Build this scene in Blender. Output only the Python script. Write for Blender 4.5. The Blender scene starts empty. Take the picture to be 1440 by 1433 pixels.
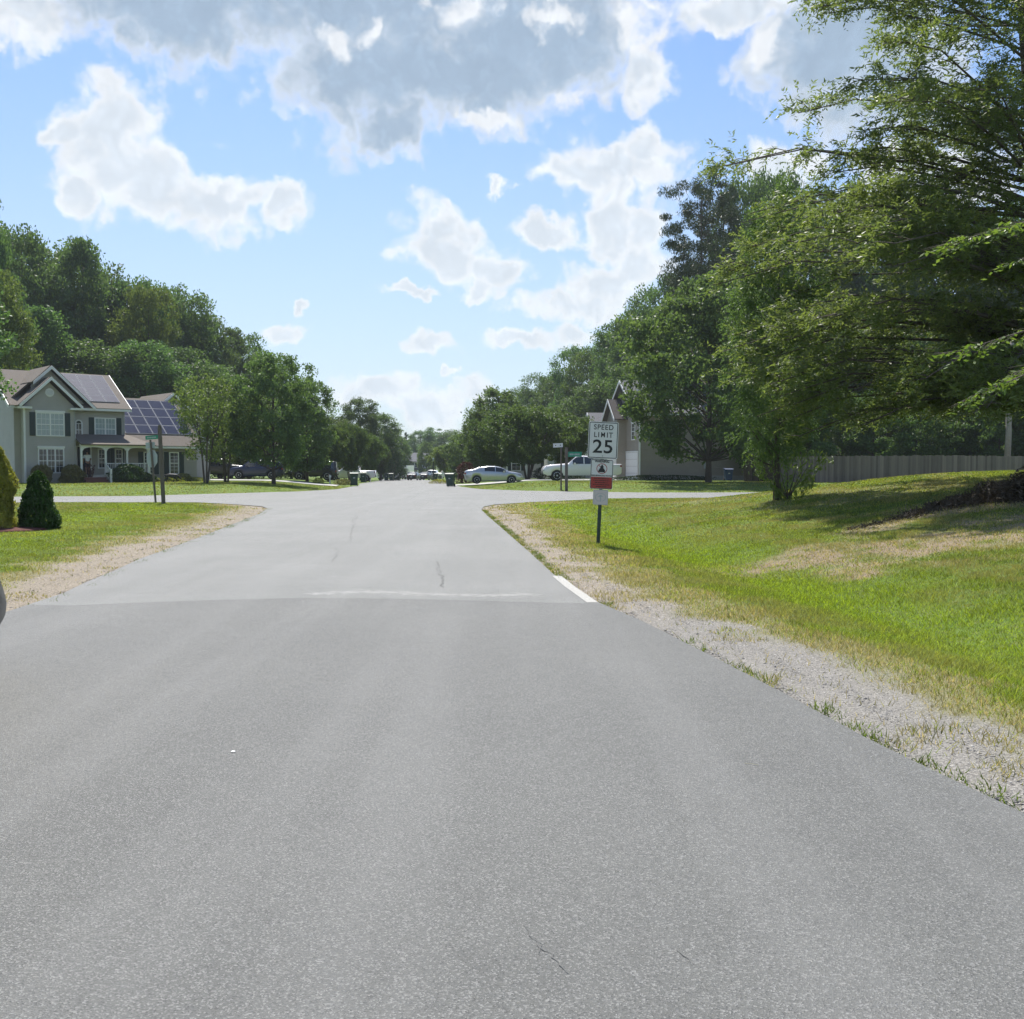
import bpy, bmesh, math, random
import numpy as np
from mathutils import Vector, Matrix
from mathutils.geometry import tessellate_polygon

SC = bpy.context.scene
COL = SC.collection
R = math.radians
# ------------------------------------------------------------------ camera
F_PX, CX, CY, HOR, EYE = 1420.0, 720.0, 716.5, 655.0, 1.6
PITCH = math.atan((CY - HOR) / F_PX)
cam_d = bpy.data.cameras.new('camera'); cam = bpy.data.objects.new('camera', cam_d); COL.objects.link(cam)
cam.location = (0, 0, EYE); cam.rotation_euler = (math.pi / 2 - PITCH, 0, 0)
cam_d.sensor_fit = 'HORIZONTAL'; cam_d.sensor_width = 36; cam_d.lens = 36 * F_PX / 1440
cam_d.clip_start = 0.05; cam_d.clip_end = 8000
SC.camera = cam
# ------------------------------------------------------------------ exposure
SC.view_settings.view_transform = 'Standard'; SC.view_settings.look = 'None'
SC.view_settings.gamma = 1.0; SC.view_settings.use_curve_mapping = False
SC.view_settings.exposure = 0.62
SC.render.engine = 'CYCLES'
SC.cycles.max_bounces = 5; SC.cycles.diffuse_bounces = 3; SC.cycles.transmission_bounces = 4
SC.cycles.glossy_bounces = 2; SC.cycles.use_denoising = True
SC.cycles.sample_clamp_indirect = 4.0
# ------------------------------------------------------------------ sun
SUN_AZ = math.atan2(-0.24, 0.97); SUN_EL = R(58)
to_sun = Vector((math.sin(SUN_AZ) * math.cos(SUN_EL), math.cos(SUN_AZ) * math.cos(SUN_EL), math.sin(SUN_EL)))
sd = bpy.data.lights.new('sun', 'SUN'); sd.energy = 4.7; sd.angle = R(0.6); sd.color = (1.0, 0.955, 0.88)
sun = bpy.data.objects.new('sun', sd); COL.objects.link(sun)
sun.rotation_euler = to_sun.to_track_quat('Z', 'Y').to_euler()
# ------------------------------------------------------------------ helpers: pixels to rays
def ray(px, py):
    a = (px - CX) / F_PX; b = (CY - py) / F_PX
    cp, sp = math.cos(PITCH), math.sin(PITCH)
    return Vector((a, cp + b * sp, -sp + b * cp))
def flat(px, py, z=0.0):
    d = ray(px, py); t = (z - EYE) / d.z
    return (d.x * t, d.y * t)
def azel(px, py):
    d = ray(px, py).normalized()
    return math.atan2(d.x, d.y), math.asin(d.z)
def at_depth(px, py, Y):
    d = ray(px, py); t = Y / d.y
    return Vector((d.x * t, Y, EYE + d.z * t))
# ------------------------------------------------------------------ node helpers
def nn(nt, typ, **kw):
    n = nt.nodes.new(typ)
    for k, v in kw.items():
        if k == 'inp':
            for i, val in v.items():
                n.inputs[i].default_value = val
        else:
            setattr(n, k, v)
    return n
def mth(nt, op, a, b=None, c=None, clamp=False):
    n = nt.nodes.new('ShaderNodeMath'); n.operation = op; n.use_clamp = clamp
    for i, v in enumerate((a, b, c)):
        if v is None: continue
        if isinstance(v, (int, float)): n.inputs[i].default_value = v
        else: nt.links.new(v, n.inputs[i])
    return n.outputs[0]
def vmth(nt, op, a, b=None):
    n = nt.nodes.new('ShaderNodeVectorMath'); n.operation = op
    for i, v in enumerate((a, b)):
        if v is None: continue
        if isinstance(v, (tuple, list)): n.inputs[i].default_value = v
        else: nt.links.new(v, n.inputs[i])
    return n.outputs['Value'] if op == 'LENGTH' else n.outputs['Vector']
def smooth(nt, v, lo, hi, a=0.0, b=1.0):
    n = nt.nodes.new('ShaderNodeMapRange'); n.interpolation_type = 'SMOOTHSTEP'
    nt.links.new(v, n.inputs['Value'])
    n.inputs['From Min'].default_value = lo; n.inputs['From Max'].default_value = hi
    n.inputs['To Min'].default_value = a; n.inputs['To Max'].default_value = b
    return n.outputs[0]
def mixc(nt, f, a, b, mode='MIX'):
    n = nt.nodes.new('ShaderNodeMix'); n.data_type = 'RGBA'; n.blend_type = mode
    def put(i, v):
        if isinstance(v, (int, float)): n.inputs[i].default_value = v
        elif isinstance(v, (tuple, list)): n.inputs[i].default_value = tuple(v) if len(v) == 4 else tuple(v) + (1,)
        else: nt.links.new(v, n.inputs[i])
    put(0, f); put(6, a); put(7, b)
    return n.outputs[2]
FLAT = []
def noise(nt, vec, scale, detail=4, rough=0.55, out='Fac'):
    n = nt.nodes.new('ShaderNodeTexNoise'); n.noise_dimensions = '2D' if nt in FLAT else '3D'; n.inputs['Scale'].default_value = scale
    n.inputs['Detail'].default_value = detail; n.inputs['Roughness'].default_value = rough
    if vec is not None: nt.links.new(vec, n.inputs['Vector'])
    return n.outputs[out]
# ------------------------------------------------------------------ sky with cumulus clouds
W = bpy.data.worlds.new('World'); SC.world = W; W.use_nodes = True
nt = W.node_tree; nt.nodes.clear()
sky = nn(nt, 'ShaderNodeTexSky', sky_type='NISHITA', sun_disc=False, sun_elevation=SUN_EL, sun_rotation=SUN_AZ,
         air_density=1.0, dust_density=0.6, ozone_density=2.2, altitude=20)
# px, py, rx, ry of each cumulus lobe as it stands in the sky (turned into azimuth/elevation)
LOBES_THICK = [(500, -20, 420, 115), (520, 110, 150, 95), (745, 40, 190, 100), (240, 5, 170, 80), (540, 185, 65, 42), (650, 110, 170, 62),
               (1200, 60, 150, 85), (1240, 140, 110, 60)]
LOBES = [(35, 15, 58, 45), (165, 180, 78, 58), (190, 245, 100, 62), (290, 285, 105, 34), (395, 285, 34, 28), (100, 185, 42, 22), (120, 270, 50, 34),
         (270, 290, 60, 40),
         (622, 318, 66, 44), (640, 365, 62, 40), (598, 350, 40, 34), (698, 385, 40, 28), (580, 410, 36, 9), (672, 412, 34, 14),
         (860, 235, 95, 46), (900, 215, 48, 30), (800, 250, 50, 40), (912, 315, 48, 42), (855, 310, 60, 60), (765, 330, 46, 22), (850, 395, 90, 38),
         (900, 365, 60, 45), (790, 430, 75, 26), (712, 256, 14, 13), (905, 100, 45, 50),
         (1050, 12, 120, 32), (1090, 50, 35, 35), (1092, 232, 66, 30), (1290, 250, 120, 60),
         (605, 487, 42, 17), (722, 477, 52, 14), (412, 478, 38, 17), (430, 440, 12, 12), (540, 552, 70, 22), (600, 575, 70, 28), (675, 548, 30, 20),
         (640, 525, 16, 9), (505, 562, 55, 20), (800, 468, 40, 20)]
HILITE = [(480, 62, 42, 34), (532, 40, 26, 32), (770, 18, 55, 32), (650, 10, 50, 30), (555, 230, 12, 20), (260, 165, 20, 36), (390, 182, 34, 18),
          (900, 40, 42, 50), (690, 158, 55, 14), (675, 172, 24, 10), (1085, 60, 34, 36), (790, 130, 60, 20)]
gt = bpy.data.node_groups.new('cloud_field', 'ShaderNodeTree'); FLAT += [gt, nt]
gt.interface.new_socket('Vector', in_out='INPUT', socket_type='NodeSocketVector')
gt.interface.new_socket('Field', in_out='OUTPUT', socket_type='NodeSocketFloat')
gt.interface.new_socket('Thick', in_out='OUTPUT', socket_type='NodeSocketFloat')
gt.interface.new_socket('Light', in_out='OUTPUT', socket_type='NodeSocketFloat')
gi = gt.nodes.new('NodeGroupInput'); go = gt.nodes.new('NodeGroupOutput')
V = gi.outputs[0]
def warp(scale, amp, det):
    c = noise(gt, V, scale, det, 0.6, 'Color')
    c = vmth(gt, 'SUBTRACT', c, (0.5, 0.5, 0.5)); return vmth(gt, 'MULTIPLY', c, (amp, amp, 0))
VW = vmth(gt, 'ADD', V, vmth(gt, 'ADD', warp(9, 0.055, 2), warp(36, 0.026, 4)))
def lobes(ls, edge=1.19):
    acc = None
    for (px, py, rx, ry) in ls:
        a, e = azel(px, py)
        m = gt.nodes.new('ShaderNodeVectorMath'); m.operation = 'MULTIPLY_ADD'; gt.links.new(VW, m.inputs[0])
        m.inputs[1].default_value = (F_PX / rx, F_PX / ry, 0); m.inputs[2].default_value = (-a * F_PX / rx, -e * F_PX / ry, 0)
        d = vmth(gt, 'LENGTH', m.outputs[0])
        acc = d if acc is None else mth(gt, 'SMOOTH_MIN', acc, d, 0.12)
    return mth(gt, 'SUBTRACT', edge, acc)
vn = gt.nodes.new('ShaderNodeTexVoronoi'); vn.voronoi_dimensions = '2D'; vn.feature = 'F1'; vn.inputs['Scale'].default_value = 34; vn.inputs['Detail'].default_value = 1.5; gt.links.new(VW, vn.inputs['Vector']); voro = vn.outputs['Distance']
fine = mth(gt, 'ADD', mth(gt, 'SUBTRACT', noise(gt, V, 26, 8, 0.62), 0.5), mth(gt, 'MULTIPLY', mth(gt, 'SUBTRACT', 0.45, voro), .42))
thick = lobes(LOBES_THICK, 1.22); thin = lobes(LOBES); hil = lobes(HILITE)
# scattered fair-weather cumulus for the rest of the dome
aw = mth(gt, 'ABSOLUTE', gt.nodes.new('ShaderNodeSeparateXYZ').outputs[0])
sep0 = [n for n in gt.nodes if n.bl_idname == 'ShaderNodeSeparateXYZ'][0]; gt.links.new(V, sep0.inputs[0])
rest = mth(gt, 'MULTIPLY', smooth(gt, aw, 0.55, 0.75), 1.0)
dome = mth(gt, 'ADD', mth(gt, 'MULTIPLY', mth(gt, 'SUBTRACT', noise(gt, V, 3.2, 3, 0.5), 0.58), 5.0), mth(gt, 'MULTIPLY', mth(gt, 'SUBTRACT', rest, 1.0), 8.0))
fld = mth(gt, 'ADD', mth(gt, 'SMOOTH_MAX', mth(gt, 'SMOOTH_MAX', thick, thin, 0.1), dome, 0.1), mth(gt, 'MULTIPLY', fine, 1.0))
gt.links.new(fld, go.inputs[0]); gt.links.new(mth(gt, 'ADD', thick, mth(gt, 'MULTIPLY', fine, 0.7)), go.inputs[1])
gt.interface.new_socket('Billow', in_out='OUTPUT', socket_type='NodeSocketFloat')
v2 = gt.nodes.new('ShaderNodeTexVoronoi'); v2.voronoi_dimensions = '2D'; v2.inputs['Scale'].default_value = 52; v2.inputs['Detail'].default_value = 1.2; gt.links.new(vmth(gt, 'ADD', VW, warp(60, .012, 3)), v2.inputs['Vector'])
gt.links.new(v2.outputs['Distance'], go.inputs[3])
gt.links.new(mth(gt, 'ADD', hil, mth(gt, 'MULTIPLY', fine, 1.4)), go.inputs[2])
tc = nt.nodes.new('ShaderNodeTexCoord'); sp = nt.nodes.new('ShaderNodeSeparateXYZ')
nrm = vmth(nt, 'NORMALIZE', tc.outputs['Generated']); nt.links.new(nrm, sp.inputs[0])
cb = nt.nodes.new('ShaderNodeCombineXYZ')
nt.links.new(mth(nt, 'ARCTAN2', sp.outputs[0], sp.outputs[1]), cb.inputs[0]); nt.links.new(mth(nt, 'ARCSINE', sp.outputs[2]), cb.inputs[1])
g1 = nt.nodes.new('ShaderNodeGroup'); g1.node_tree = gt; nt.links.new(cb.outputs[0], g1.inputs[0])
alpha = smooth(nt, g1.outputs['Field'], -0.06, 0.52)
above = smooth(nt, g1.outputs['Field'], 0.22, 0.85)
core = smooth(nt, g1.outputs['Thick'], -0.08, 0.85)
hil_ = mth(nt, 'SUBTRACT', 1.0, mth(nt, 'MULTIPLY', smooth(nt, g1.outputs['Light'], 0.1, 0.75), 0.85))
billow = mth(nt, 'ADD', mth(nt, 'MULTIPLY', noise(nt, cb.outputs[0], 20, 5, 0.6), 0.24), 0.92)
billow = mth(nt, 'SUBTRACT', billow, mth(nt, 'MULTIPLY', smooth(nt, g1.outputs['Billow'], .1, .9), .09))
ccol = mixc(nt, mth(nt, 'MULTIPLY', above, hil_), (5.5, 5.6, 5.72), (4.1, 4.5, 4.95))
ccol = mixc(nt, mth(nt, 'MULTIPLY', core, hil_), ccol, (2.2, 2.85, 3.65))
ccol = mixc(nt, 1.0, ccol, billow, 'MULTIPLY')
# pale air near the horizon
hz = smooth(nt, sp.outputs[2], -0.02, 0.42, 1.0, 0.0)
skyc = mixc(nt, 1.0, sky.outputs[0], (0.66, 0.76, 0.87), 'MULTIPLY')
skyc = mixc(nt, mth(nt, 'MULTIPLY', hz, 0.68), skyc, (3.7, 4.1, 4.55))
ccol = mixc(nt, mth(nt, 'MULTIPLY', hz, 0.35), ccol, (4.3, 4.9, 5.4))
out = mixc(nt, mth(nt, 'MULTIPLY', alpha, 0.97), skyc, ccol)
bg = nn(nt, 'ShaderNodeBackground'); bg.inputs['Strength'].default_value = 0.12
nt.links.new(out, bg.inputs['Color'])
wo = nt.nodes.new('ShaderNodeOutputWorld'); nt.links.new(bg.outputs[0], wo.inputs['Surface'])
W.cycles.sampling_method = 'NONE'
HAZE = .00022; SC.cycles.volume_bounces = 0
SC.cycles.use_adaptive_sampling = True; SC.cycles.adaptive_threshold = 0.02; SC.cycles.adaptive_min_samples = 12
FLAT.clear()
# ------------------------------------------------------------------ mesh helpers
def npmesh(name, verts, quads=None, tris=None, smooth_=False):
    me = bpy.data.meshes.new(name); verts = np.asarray(verts, np.float32)
    me.vertices.add(len(verts)); me.vertices.foreach_set('co', verts.ravel())
    loops = []; starts = []; tot = 0
    for f, k in ((quads, 4), (tris, 3)):
        if f is not None and len(f):
            f = np.asarray(f, np.int32); loops.append(f.ravel()); starts.append(np.arange(len(f)) * k + tot); tot += f.size
    me.loops.add(tot); me.loops.foreach_set('vertex_index', np.concatenate(loops))
    st = np.concatenate(starts).astype(np.int32)
    me.polygons.add(len(st)); me.polygons.foreach_set('loop_start', st)
    if smooth_: me.polygons.foreach_set('use_smooth', np.ones(len(st), bool))
    me.update(calc_edges=True); me.validate()
    return me
def link(name, me, mat=None, parent=None, loc=None):
    o = bpy.data.objects.new(name, me); COL.objects.link(o)
    if mat is not None and me is not None and not me.materials: me.materials.append(mat)
    if parent is not None: o.parent = parent
    if loc is not None: o.location = loc
    return o
def tag(o, label=None, cat=None, group=None, kind=None):
    if label: o['label'] = label
    if cat: o['category'] = cat
    if group: o['group'] = group
    if kind: o['kind'] = kind
    return o
def empty(name, loc=(0, 0, 0), rz=0.0, label=None, cat=None, group=None):
    o = bpy.data.objects.new(name, None); COL.objects.link(o); o.location = loc; o.rotation_euler = (0, 0, rz)
    return tag(o, label, cat, group)
class MB:
    def __init__(s): s.v = []; s.f = []; s.sm = False
    def poly(s, pts):
        b = len(s.v); s.v += [tuple(p) for p in pts]; s.f.append(tuple(range(b, b + len(pts)))); return s
    def box(s, x0, x1, y0, y1, z0, z1):
        b = len(s.v); s.v += [(x, y, z) for z in (z0, z1) for y in (y0, y1) for x in (x0, x1)]
        for f in ((0, 2, 3, 1), (4, 5, 7, 6), (0, 1, 5, 4), (2, 6, 7, 3), (0, 4, 6, 2), (1, 3, 7, 5)): s.f.append(tuple(b + i for i in f))
        return s
    def prism(s, pts, off):          # closed prism: polygon swept by a vector
        b = len(s.v); n = len(pts); off = Vector(off); s.v += [tuple(p) for p in pts] + [tuple(Vector(p) + off) for p in pts]
        s.f.append(tuple(range(b, b + n))); s.f.append(tuple(reversed(range(b + n, b + 2 * n))))
        for i in range(n): j = (i + 1) % n; s.f.append((b + i, b + n + i, b + n + j, b + j))
        return s
    def tube(s, pts, rads, k=8, cap=True):
        pts = [Vector(p) for p in pts]; base = len(s.v)
        for i, p in enumerate(pts):
            d = (pts[min(i + 1, len(pts) - 1)] - pts[max(i - 1, 0)]).normalized()
            up = Vector((0, 0, 1)) if abs(d.z) < 0.9 else Vector((1, 0, 0))
            a = d.cross(up).normalized(); c = d.cross(a)
            for j in range(k):
                t = 2 * math.pi * j / k; q = p + (a * math.cos(t) + c * math.sin(t)) * rads[i]; s.v.append(tuple(q))
        for i in range(len(pts) - 1):
            for j in range(k):
                s.f.append((base + i * k + j, base + i * k + (j + 1) % k, base + (i + 1) * k + (j + 1) % k, base + (i + 1) * k + j))
        if cap: s.f.append(tuple(base + j for j in reversed(range(k)))); s.f.append(tuple(base + (len(pts) - 1) * k + j for j in range(k)))
        return s
    def lathe(s, prof, k=16, c=(0, 0, 0)):   # prof: (r,z)
        base = len(s.v)
        for r, z in prof:
            for j in range(k): t = 2 * math.pi * j / k; s.v.append((c[0] + r * math.cos(t), c[1] + r * math.sin(t), c[2] + z))
        for i in range(len(prof) - 1):
            for j in range(k): s.f.append((base + i * k + j, base + i * k + (j + 1) % k, base + (i + 1) * k + (j + 1) % k, base + (i + 1) * k + j))
        s.f.append(tuple(base + j for j in reversed(range(k)))); s.f.append(tuple(base + (len(prof) - 1) * k + j for j in range(k)))
        return s
    def build(s, name, mat=None, parent=None, smooth_=False, bevel=0):
        me = bpy.data.meshes.new(name); me.from_pydata(s.v, [], s.f); me.update()
        bm = bmesh.new(); bm.from_mesh(me); bmesh.ops.recalc_face_normals(bm, faces=bm.faces)
        if bevel: bmesh.ops.bevel(bm, geom=bm.edges[:], offset=bevel, segments=2, affect='EDGES', clamp_overlap=True)
        bm.to_mesh(me); bm.free()
        if smooth_: me.polygons.foreach_set('use_smooth', np.ones(len(me.polygons), bool))
        return link(name, me, mat, parent)
# ------------------------------------------------------------------ value noise (numpy)
_rs = np.random.RandomState(5); _tab = _rs.rand(256, 256)
def vnoise(x, y):
    x = np.asarray(x, float); y = np.asarray(y, float)
    xi = np.floor(x).astype(int); yi = np.floor(y).astype(int); fx = x - xi; fy = y - yi
    fx = fx * fx * (3 - 2 * fx); fy = fy * fy * (3 - 2 * fy)
    a = _tab[xi % 256, yi % 256]; b = _tab[(xi + 1) % 256, yi % 256]; c = _tab[xi % 256, (yi + 1) % 256]; d = _tab[(xi + 1) % 256, (yi + 1) % 256]
    return (a * (1 - fx) + b * fx) * (1 - fy) + (c * (1 - fx) + d * fx) * fy
def fbm(x, y, o=4):
    s = 0; a = 0.5; t = 0
    for i in range(o): s = s + a * vnoise(x * 2 ** i + 17 * i, y * 2 ** i + 31 * i); t += a; a *= 0.5
    return s / t
def S(t): t = np.clip(t, 0, 1); return t * t * (3 - 2 * t)
# ------------------------------------------------------------------ road outline (measured on the ground plane)
R_PX = [(1440, 1145), (1294, 1076), (1214, 1036.5), (1101, 975), (1000, 923), (907, 876), (845, 849), (779, 808), (745, 777), (707, 744), (684, 724), (677, 717)]
L_PX = [(376, 714.8), (366, 722), (330, 736), (284, 754), (238, 771), (196, 786), (159, 803), (122, 818), (89, 834), (52, 846), (9, 861)]
RE = [(4.35, -9.0), (3.25, -1.0)] + [flat(*p) for p in R_PX]
LE = [flat(*p) for p in L_PX] + [(-5.75, 8.0), (-5.6, 3.0), (-5.2, -9.0)]
RT = [flat(*p) for p in [(680, 712.5), (695, 709.5), (740, 706.5), (800, 704)]] + [(x, 48.45 + .205 * x) for x in (4.5, 10, 20, 40, 75)]
RF = [(75, 57.9 + .215 * 75), (40, 57.9 + .215 * 40), (20, 62.2), (12, 60.5)] + [flat(*p) for p in [(900, 692.5), (800, 691), (740, 690), (676, 687.8), (648, 684.5), (641, 682.4)]] + [(-5.3, 90)]
FR = [(-14.0, 170), (-24.5, 262)]
FL = [(-34.0, 262), (-22.0, 170)]
LF = [(-13.6, 90)] + [flat(*p) for p in [(505, 682.6), (490, 685), (474, 688), (420, 691)]] + [(x, 57.9 + .215 * x) for x in (-20, -35, -70)]
LT = [(x, 48.45 + .205 * x) for x in (-70, -35, -20)] + [flat(*p) for p in [(275, 706.3), (336, 709.5), (368, 712)]]
ASPH = RE + RT + RF + LF + LT + LE
FAR = [(-5.3, 90)] + FR + FL + [(-13.6, 90)]
def seg_dist(x, y, pts, closed=False):
    d = np.full(np.shape(x), 1e9); n = len(pts)
    for i in range(n if closed else n - 1):
        ax, ay = pts[i]; bx, by = pts[(i + 1) % n]; dx, dy = bx - ax, by - ay; L = dx * dx + dy * dy + 1e-12
        t = np.clip(((x - ax) * dx + (y - ay) * dy) / L, 0, 1)
        d = np.minimum(d, np.hypot(x - ax - t * dx, y - ay - t * dy))
    return d
def inside(x, y, pts):
    r = np.zeros(np.shape(x), bool); n = len(pts)
    for i in range(n):
        ax, ay = pts[i]; bx, by = pts[(i + 1) % n]
        c = ((ay > y) != (by > y)); xx = (bx - ax) * (y - ay) / ((by - ay) if by != ay else 1e-9) + ax
        r ^= c & (x < xx)
    return r
def road_sd(x, y):
    a = seg_dist(x, y, ASPH, True); b = seg_dist(x, y, FAR, True)
    ins = inside(x, y, ASPH) | inside(x, y, FAR); d = np.minimum(a, b); return np.where(ins, -d, d)
def drop(y): return -np.clip(y - 90, 0, 172) * .0105
def gz(x, y):
    x = np.asarray(x, float); y = np.asarray(y, float); s = road_sd(x, y)
    d = x - (6.2 - .115 * np.minimum(y, 48)); f = 1 - S((y - 33) / 14)
    z = 1.42 * S(d / 14) * f * (x > 0) + .10 * (fbm(x * .35, y * .35, 3) - .5) * S(d / 4) * f
    z = z - .26 * np.exp(-((d + .2) / 1.25) ** 2) * (1 - S((y - 26) / 12)) * (x > 0)
    e = y - (57.9 + .215 * x); xc = -8.8 - .11 * (y - 82)
    z = z + .40 * S(e / 12) * S((np.abs(x - xc) - 4.5) / 7)
    z = z + .10 * S((-x - 6) / 8) * (e < 0) * (1 - S((y - 30) / 14)) * S((y + 5) / 6)
    z = z * S(s / 1.6) - .018 * (1 - S(s / .5))
    z = np.where(s < 0, -.03 - .02 * S(-s / 1.0), z)
    return z + drop(y)
def gz1(x, y): return float(gz(np.array([x]), np.array([y]))[0])
def hit(px, py, t1=200):
    d = ray(px, py); ts = np.linspace(2, t1, 3000); x = d.x * ts; y = d.y * ts; z = EYE + d.z * ts
    k = np.argmax(z < gz(x, y)); return (x[k], y[k], z[k])
def gx(px, Y): return (px - CX) / F_PX * Y * 1.0
def zone(x, y):
    """gravel, straw, dead-turf amounts of the ground itself"""
    dR = seg_dist(x, y, RE + RT[:3]); dL = seg_dist(x, y, LT[-2:] + LE)
    n = fbm(x * 1.3, y * 1.3, 4) - .5; n2 = fbm(x * .5 + 40, y * .5, 3) - .5
    gw = np.interp(y, [3, 8, 12, 20, 32, 40], [1.05, 1.0, .95, 1.0, 1.25, .8]); sw = np.interp(y, [3, 8, 12, 20, 32, 40], [.8, .9, 1.0, 1.0, 1.3, 1.6])
    right = x > -3.4 + .0 * y
    gr = np.where(right, S((gw + n * 1.1 - dR) / .35), S((1.25 + n * .9 - dL) / .4 * np.interp(y, [30, 38], [1, .4])))
    st = np.where(right, S((gw + sw + n * 1.6 - dR) / .5), S((1.95 + n * 1.5 - dL) / .6))
    gr = gr * (y < 42); st = st * (y < 47)
    d = x - (6.2 - .115 * y)
    cx, cy = DEAD
    u = (x - cx - 1.0) / 4.6; v = (y - cy - .1 - .16 * (x - cx)) / 2.1
    n3 = fbm(x * 3.1 + 9, y * 3.1 + 3, 4) - .5
    dead = S((1.4 - np.hypot(u, v) + n * 2.0 + n2 * 1.0) / .9) * (x > 2) * np.clip(.85 + n3 * 2.6, .2, 1)
    bp_ = seg_dist(x, y, BRUSH) if BRUSH else 99 + 0 * x; dead = np.maximum(dead, .85 * S((.9 - bp_ + n * 1.4) / .5))
    dead = np.maximum(dead, .35 * S((n2 + .02) / .12) * S((d - 2) / 3) * (y < 46))
    return gr, st, dead
DEAD = (0, 0); BRUSH = []
_h = hit(1330, 765); DEAD = (_h[0], _h[1]); BRUSH = [hit(px, py)[:2] for px, py in [(1215, 745), (1310, 722), (1400, 710), (1500, 702)]]
# ------------------------------------------------------------------ materials
def principled(name, col=(.5, .5, .5), rough=.6, metal=0.0, spec=.5, vary=0.0, vscale=6.0, bump=0.0, bscale=30.0, coat=0.0):
    m = bpy.data.materials.new(name); m.use_nodes = True; nt = m.node_tree; b = nt.nodes['Principled BSDF']
    b.inputs['Base Color'].default_value = (*col, 1); b.inputs['Roughness'].default_value = rough; b.inputs['Metallic'].default_value = metal
    b.inputs['Specular IOR Level'].default_value = spec; b.inputs['Coat Weight'].default_value = coat; b.inputs['Coat Roughness'].default_value = .06
    tc = nt.nodes.new('ShaderNodeTexCoord')
    if vary:
        f = noise(nt, tc.outputs['Object'], vscale, 5, .6)
        c = mixc(nt, f, tuple(max(0, k * (1 - vary)) for k in col), tuple(min(1, k * (1 + vary)) for k in col)); nt.links.new(c, b.inputs['Base Color'])
    if bump:
        bp = nt.nodes.new('ShaderNodeBump'); bp.inputs['Strength'].default_value = bump; bp.inputs['Distance'].default_value = .02
        nt.links.new(noise(nt, tc.outputs['Object'], bscale, 4, .6), bp.inputs['Height']); nt.links.new(bp.outputs[0], b.inputs['Normal'])
    return m
def leaf_mat(name, c0, c1, trans=.35, rough=.5, warm=(1.15, 1.15, .6), spec=.25):
    m = bpy.data.materials.new(name); m.use_nodes = True; nt = m.node_tree; b = nt.nodes['Principled BSDF']; out = nt.nodes['Material Output']
    g = nt.nodes.new('ShaderNodeNewGeometry'); oi = nt.nodes.new('ShaderNodeObjectInfo'); tc = nt.nodes.new('ShaderNodeTexCoord')
    f = mth(nt, 'ADD', mth(nt, 'MULTIPLY', g.outputs['Random Per Island'], .45), mth(nt, 'MULTIPLY', noise(nt, tc.outputs['Object'], .55, 2), .75))
    c = mixc(nt, mth(nt, 'SUBTRACT', f, .12, clamp=True), c0, c1)
    hs = nt.nodes.new('ShaderNodeHueSaturation'); nt.links.new(c, hs.inputs['Color'])
    nt.links.new(mth(nt, 'ADD', mth(nt, 'MULTIPLY', oi.outputs['Random'], .03), .482), hs.inputs['Hue'])
    nt.links.new(mth(nt, 'ADD', mth(nt, 'MULTIPLY', oi.outputs['Random'], .35), .82), hs.inputs['Value'])
    nt.links.new(hs.outputs[0], b.inputs['Base Color']); b.inputs['Roughness'].default_value = rough; b.inputs['Specular IOR Level'].default_value = spec
    tr = nt.nodes.new('ShaderNodeBsdfTranslucent'); nt.links.new(mixc(nt, 1.0, hs.outputs[0], (*warm, 1), 'MULTIPLY'), tr.inputs['Color'])
    mx = nt.nodes.new('ShaderNodeMixShader'); mx.inputs[0].default_value = trans
    nt.links.new(b.outputs[0], mx.inputs[1]); nt.links.new(tr.outputs[0], mx.inputs[2]); nt.links.new(mx.outputs[0], out.inputs['Surface'])
    return m
M = {}
M['leaf_forest'] = leaf_mat('leaf_forest', (.052, .100, .044), (.145, .235, .078), .5)
M['leaf_yard'] = leaf_mat('leaf_yard', (.058, .104, .042), (.16, .235, .078), .5)
M['leaf_light'] = leaf_mat('leaf_light', (.085, .145, .04), (.19, .265, .075), .48)
M['leaf_oak'] = leaf_mat('leaf_oak', (.095, .165, .066), (.25, .33, .11), .54, .45, spec=.3)
M['leaf_near'] = leaf_mat('leaf_near', (.10, .18, .04), (.19, .27, .07), .5, .45, spec=.35)
M['leaf_myrtle'] = leaf_mat('leaf_myrtle', (.042, .092, .034), (.14, .195, .06), .46)
M['needle'] = leaf_mat('needle', (.035, .06, .030), (.075, .11, .048), .2)
M['spruce'] = leaf_mat('spruce', (.020, .06, .016), (.07, .15, .03), .3)
M['golden'] = leaf_mat('golden', (.16, .20, .03), (.50, .48, .10), .4)
M['shrub'] = leaf_mat('shrub', (.02, .05, .015), (.06, .11, .03), .2)
M['shrub_gold'] = leaf_mat('shrub_gold', (.12, .13, .04), (.34, .32, .14), .3)
M['red_leaf'] = leaf_mat('red_leaf', (.06, .02, .02), (.14, .05, .035), .2)
M['dead_leaf'] = leaf_mat('dead_leaf', (.028, .024, .016), (.12, .09, .06), .12, warm=(1, 1, 1))
M['bark'] = principled('bark', (.085, .07, .055), .9, vary=.45, vscale=9, bump=.6, bscale=18)
M['bark_pale'] = principled('bark_pale', (.30, .27, .23), .9, vary=.3, vscale=5, bump=.4, bscale=12)
M['shingle'] = principled('shingle', (.150, .127, .105), .9, vary=.35, vscale=14, bump=.5, bscale=14)
M['shingle_gray'] = principled('shingle_gray', (.12, .12, .13), .9, vary=.35, vscale=14, bump=.5, bscale=14)
M['shingle_dark'] = principled('shingle_dark', (.075, .065, .062), .9, vary=.3, vscale=14)
M['white'] = principled('white_trim', (.78, .78, .75), .5, vary=.05)
M['shutter'] = principled('shutter', (.012, .032, .03), .5)
M['pane_light'] = principled('pane_light', (.34, .40, .40), .12, spec=.7, vary=.25, vscale=5)
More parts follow.
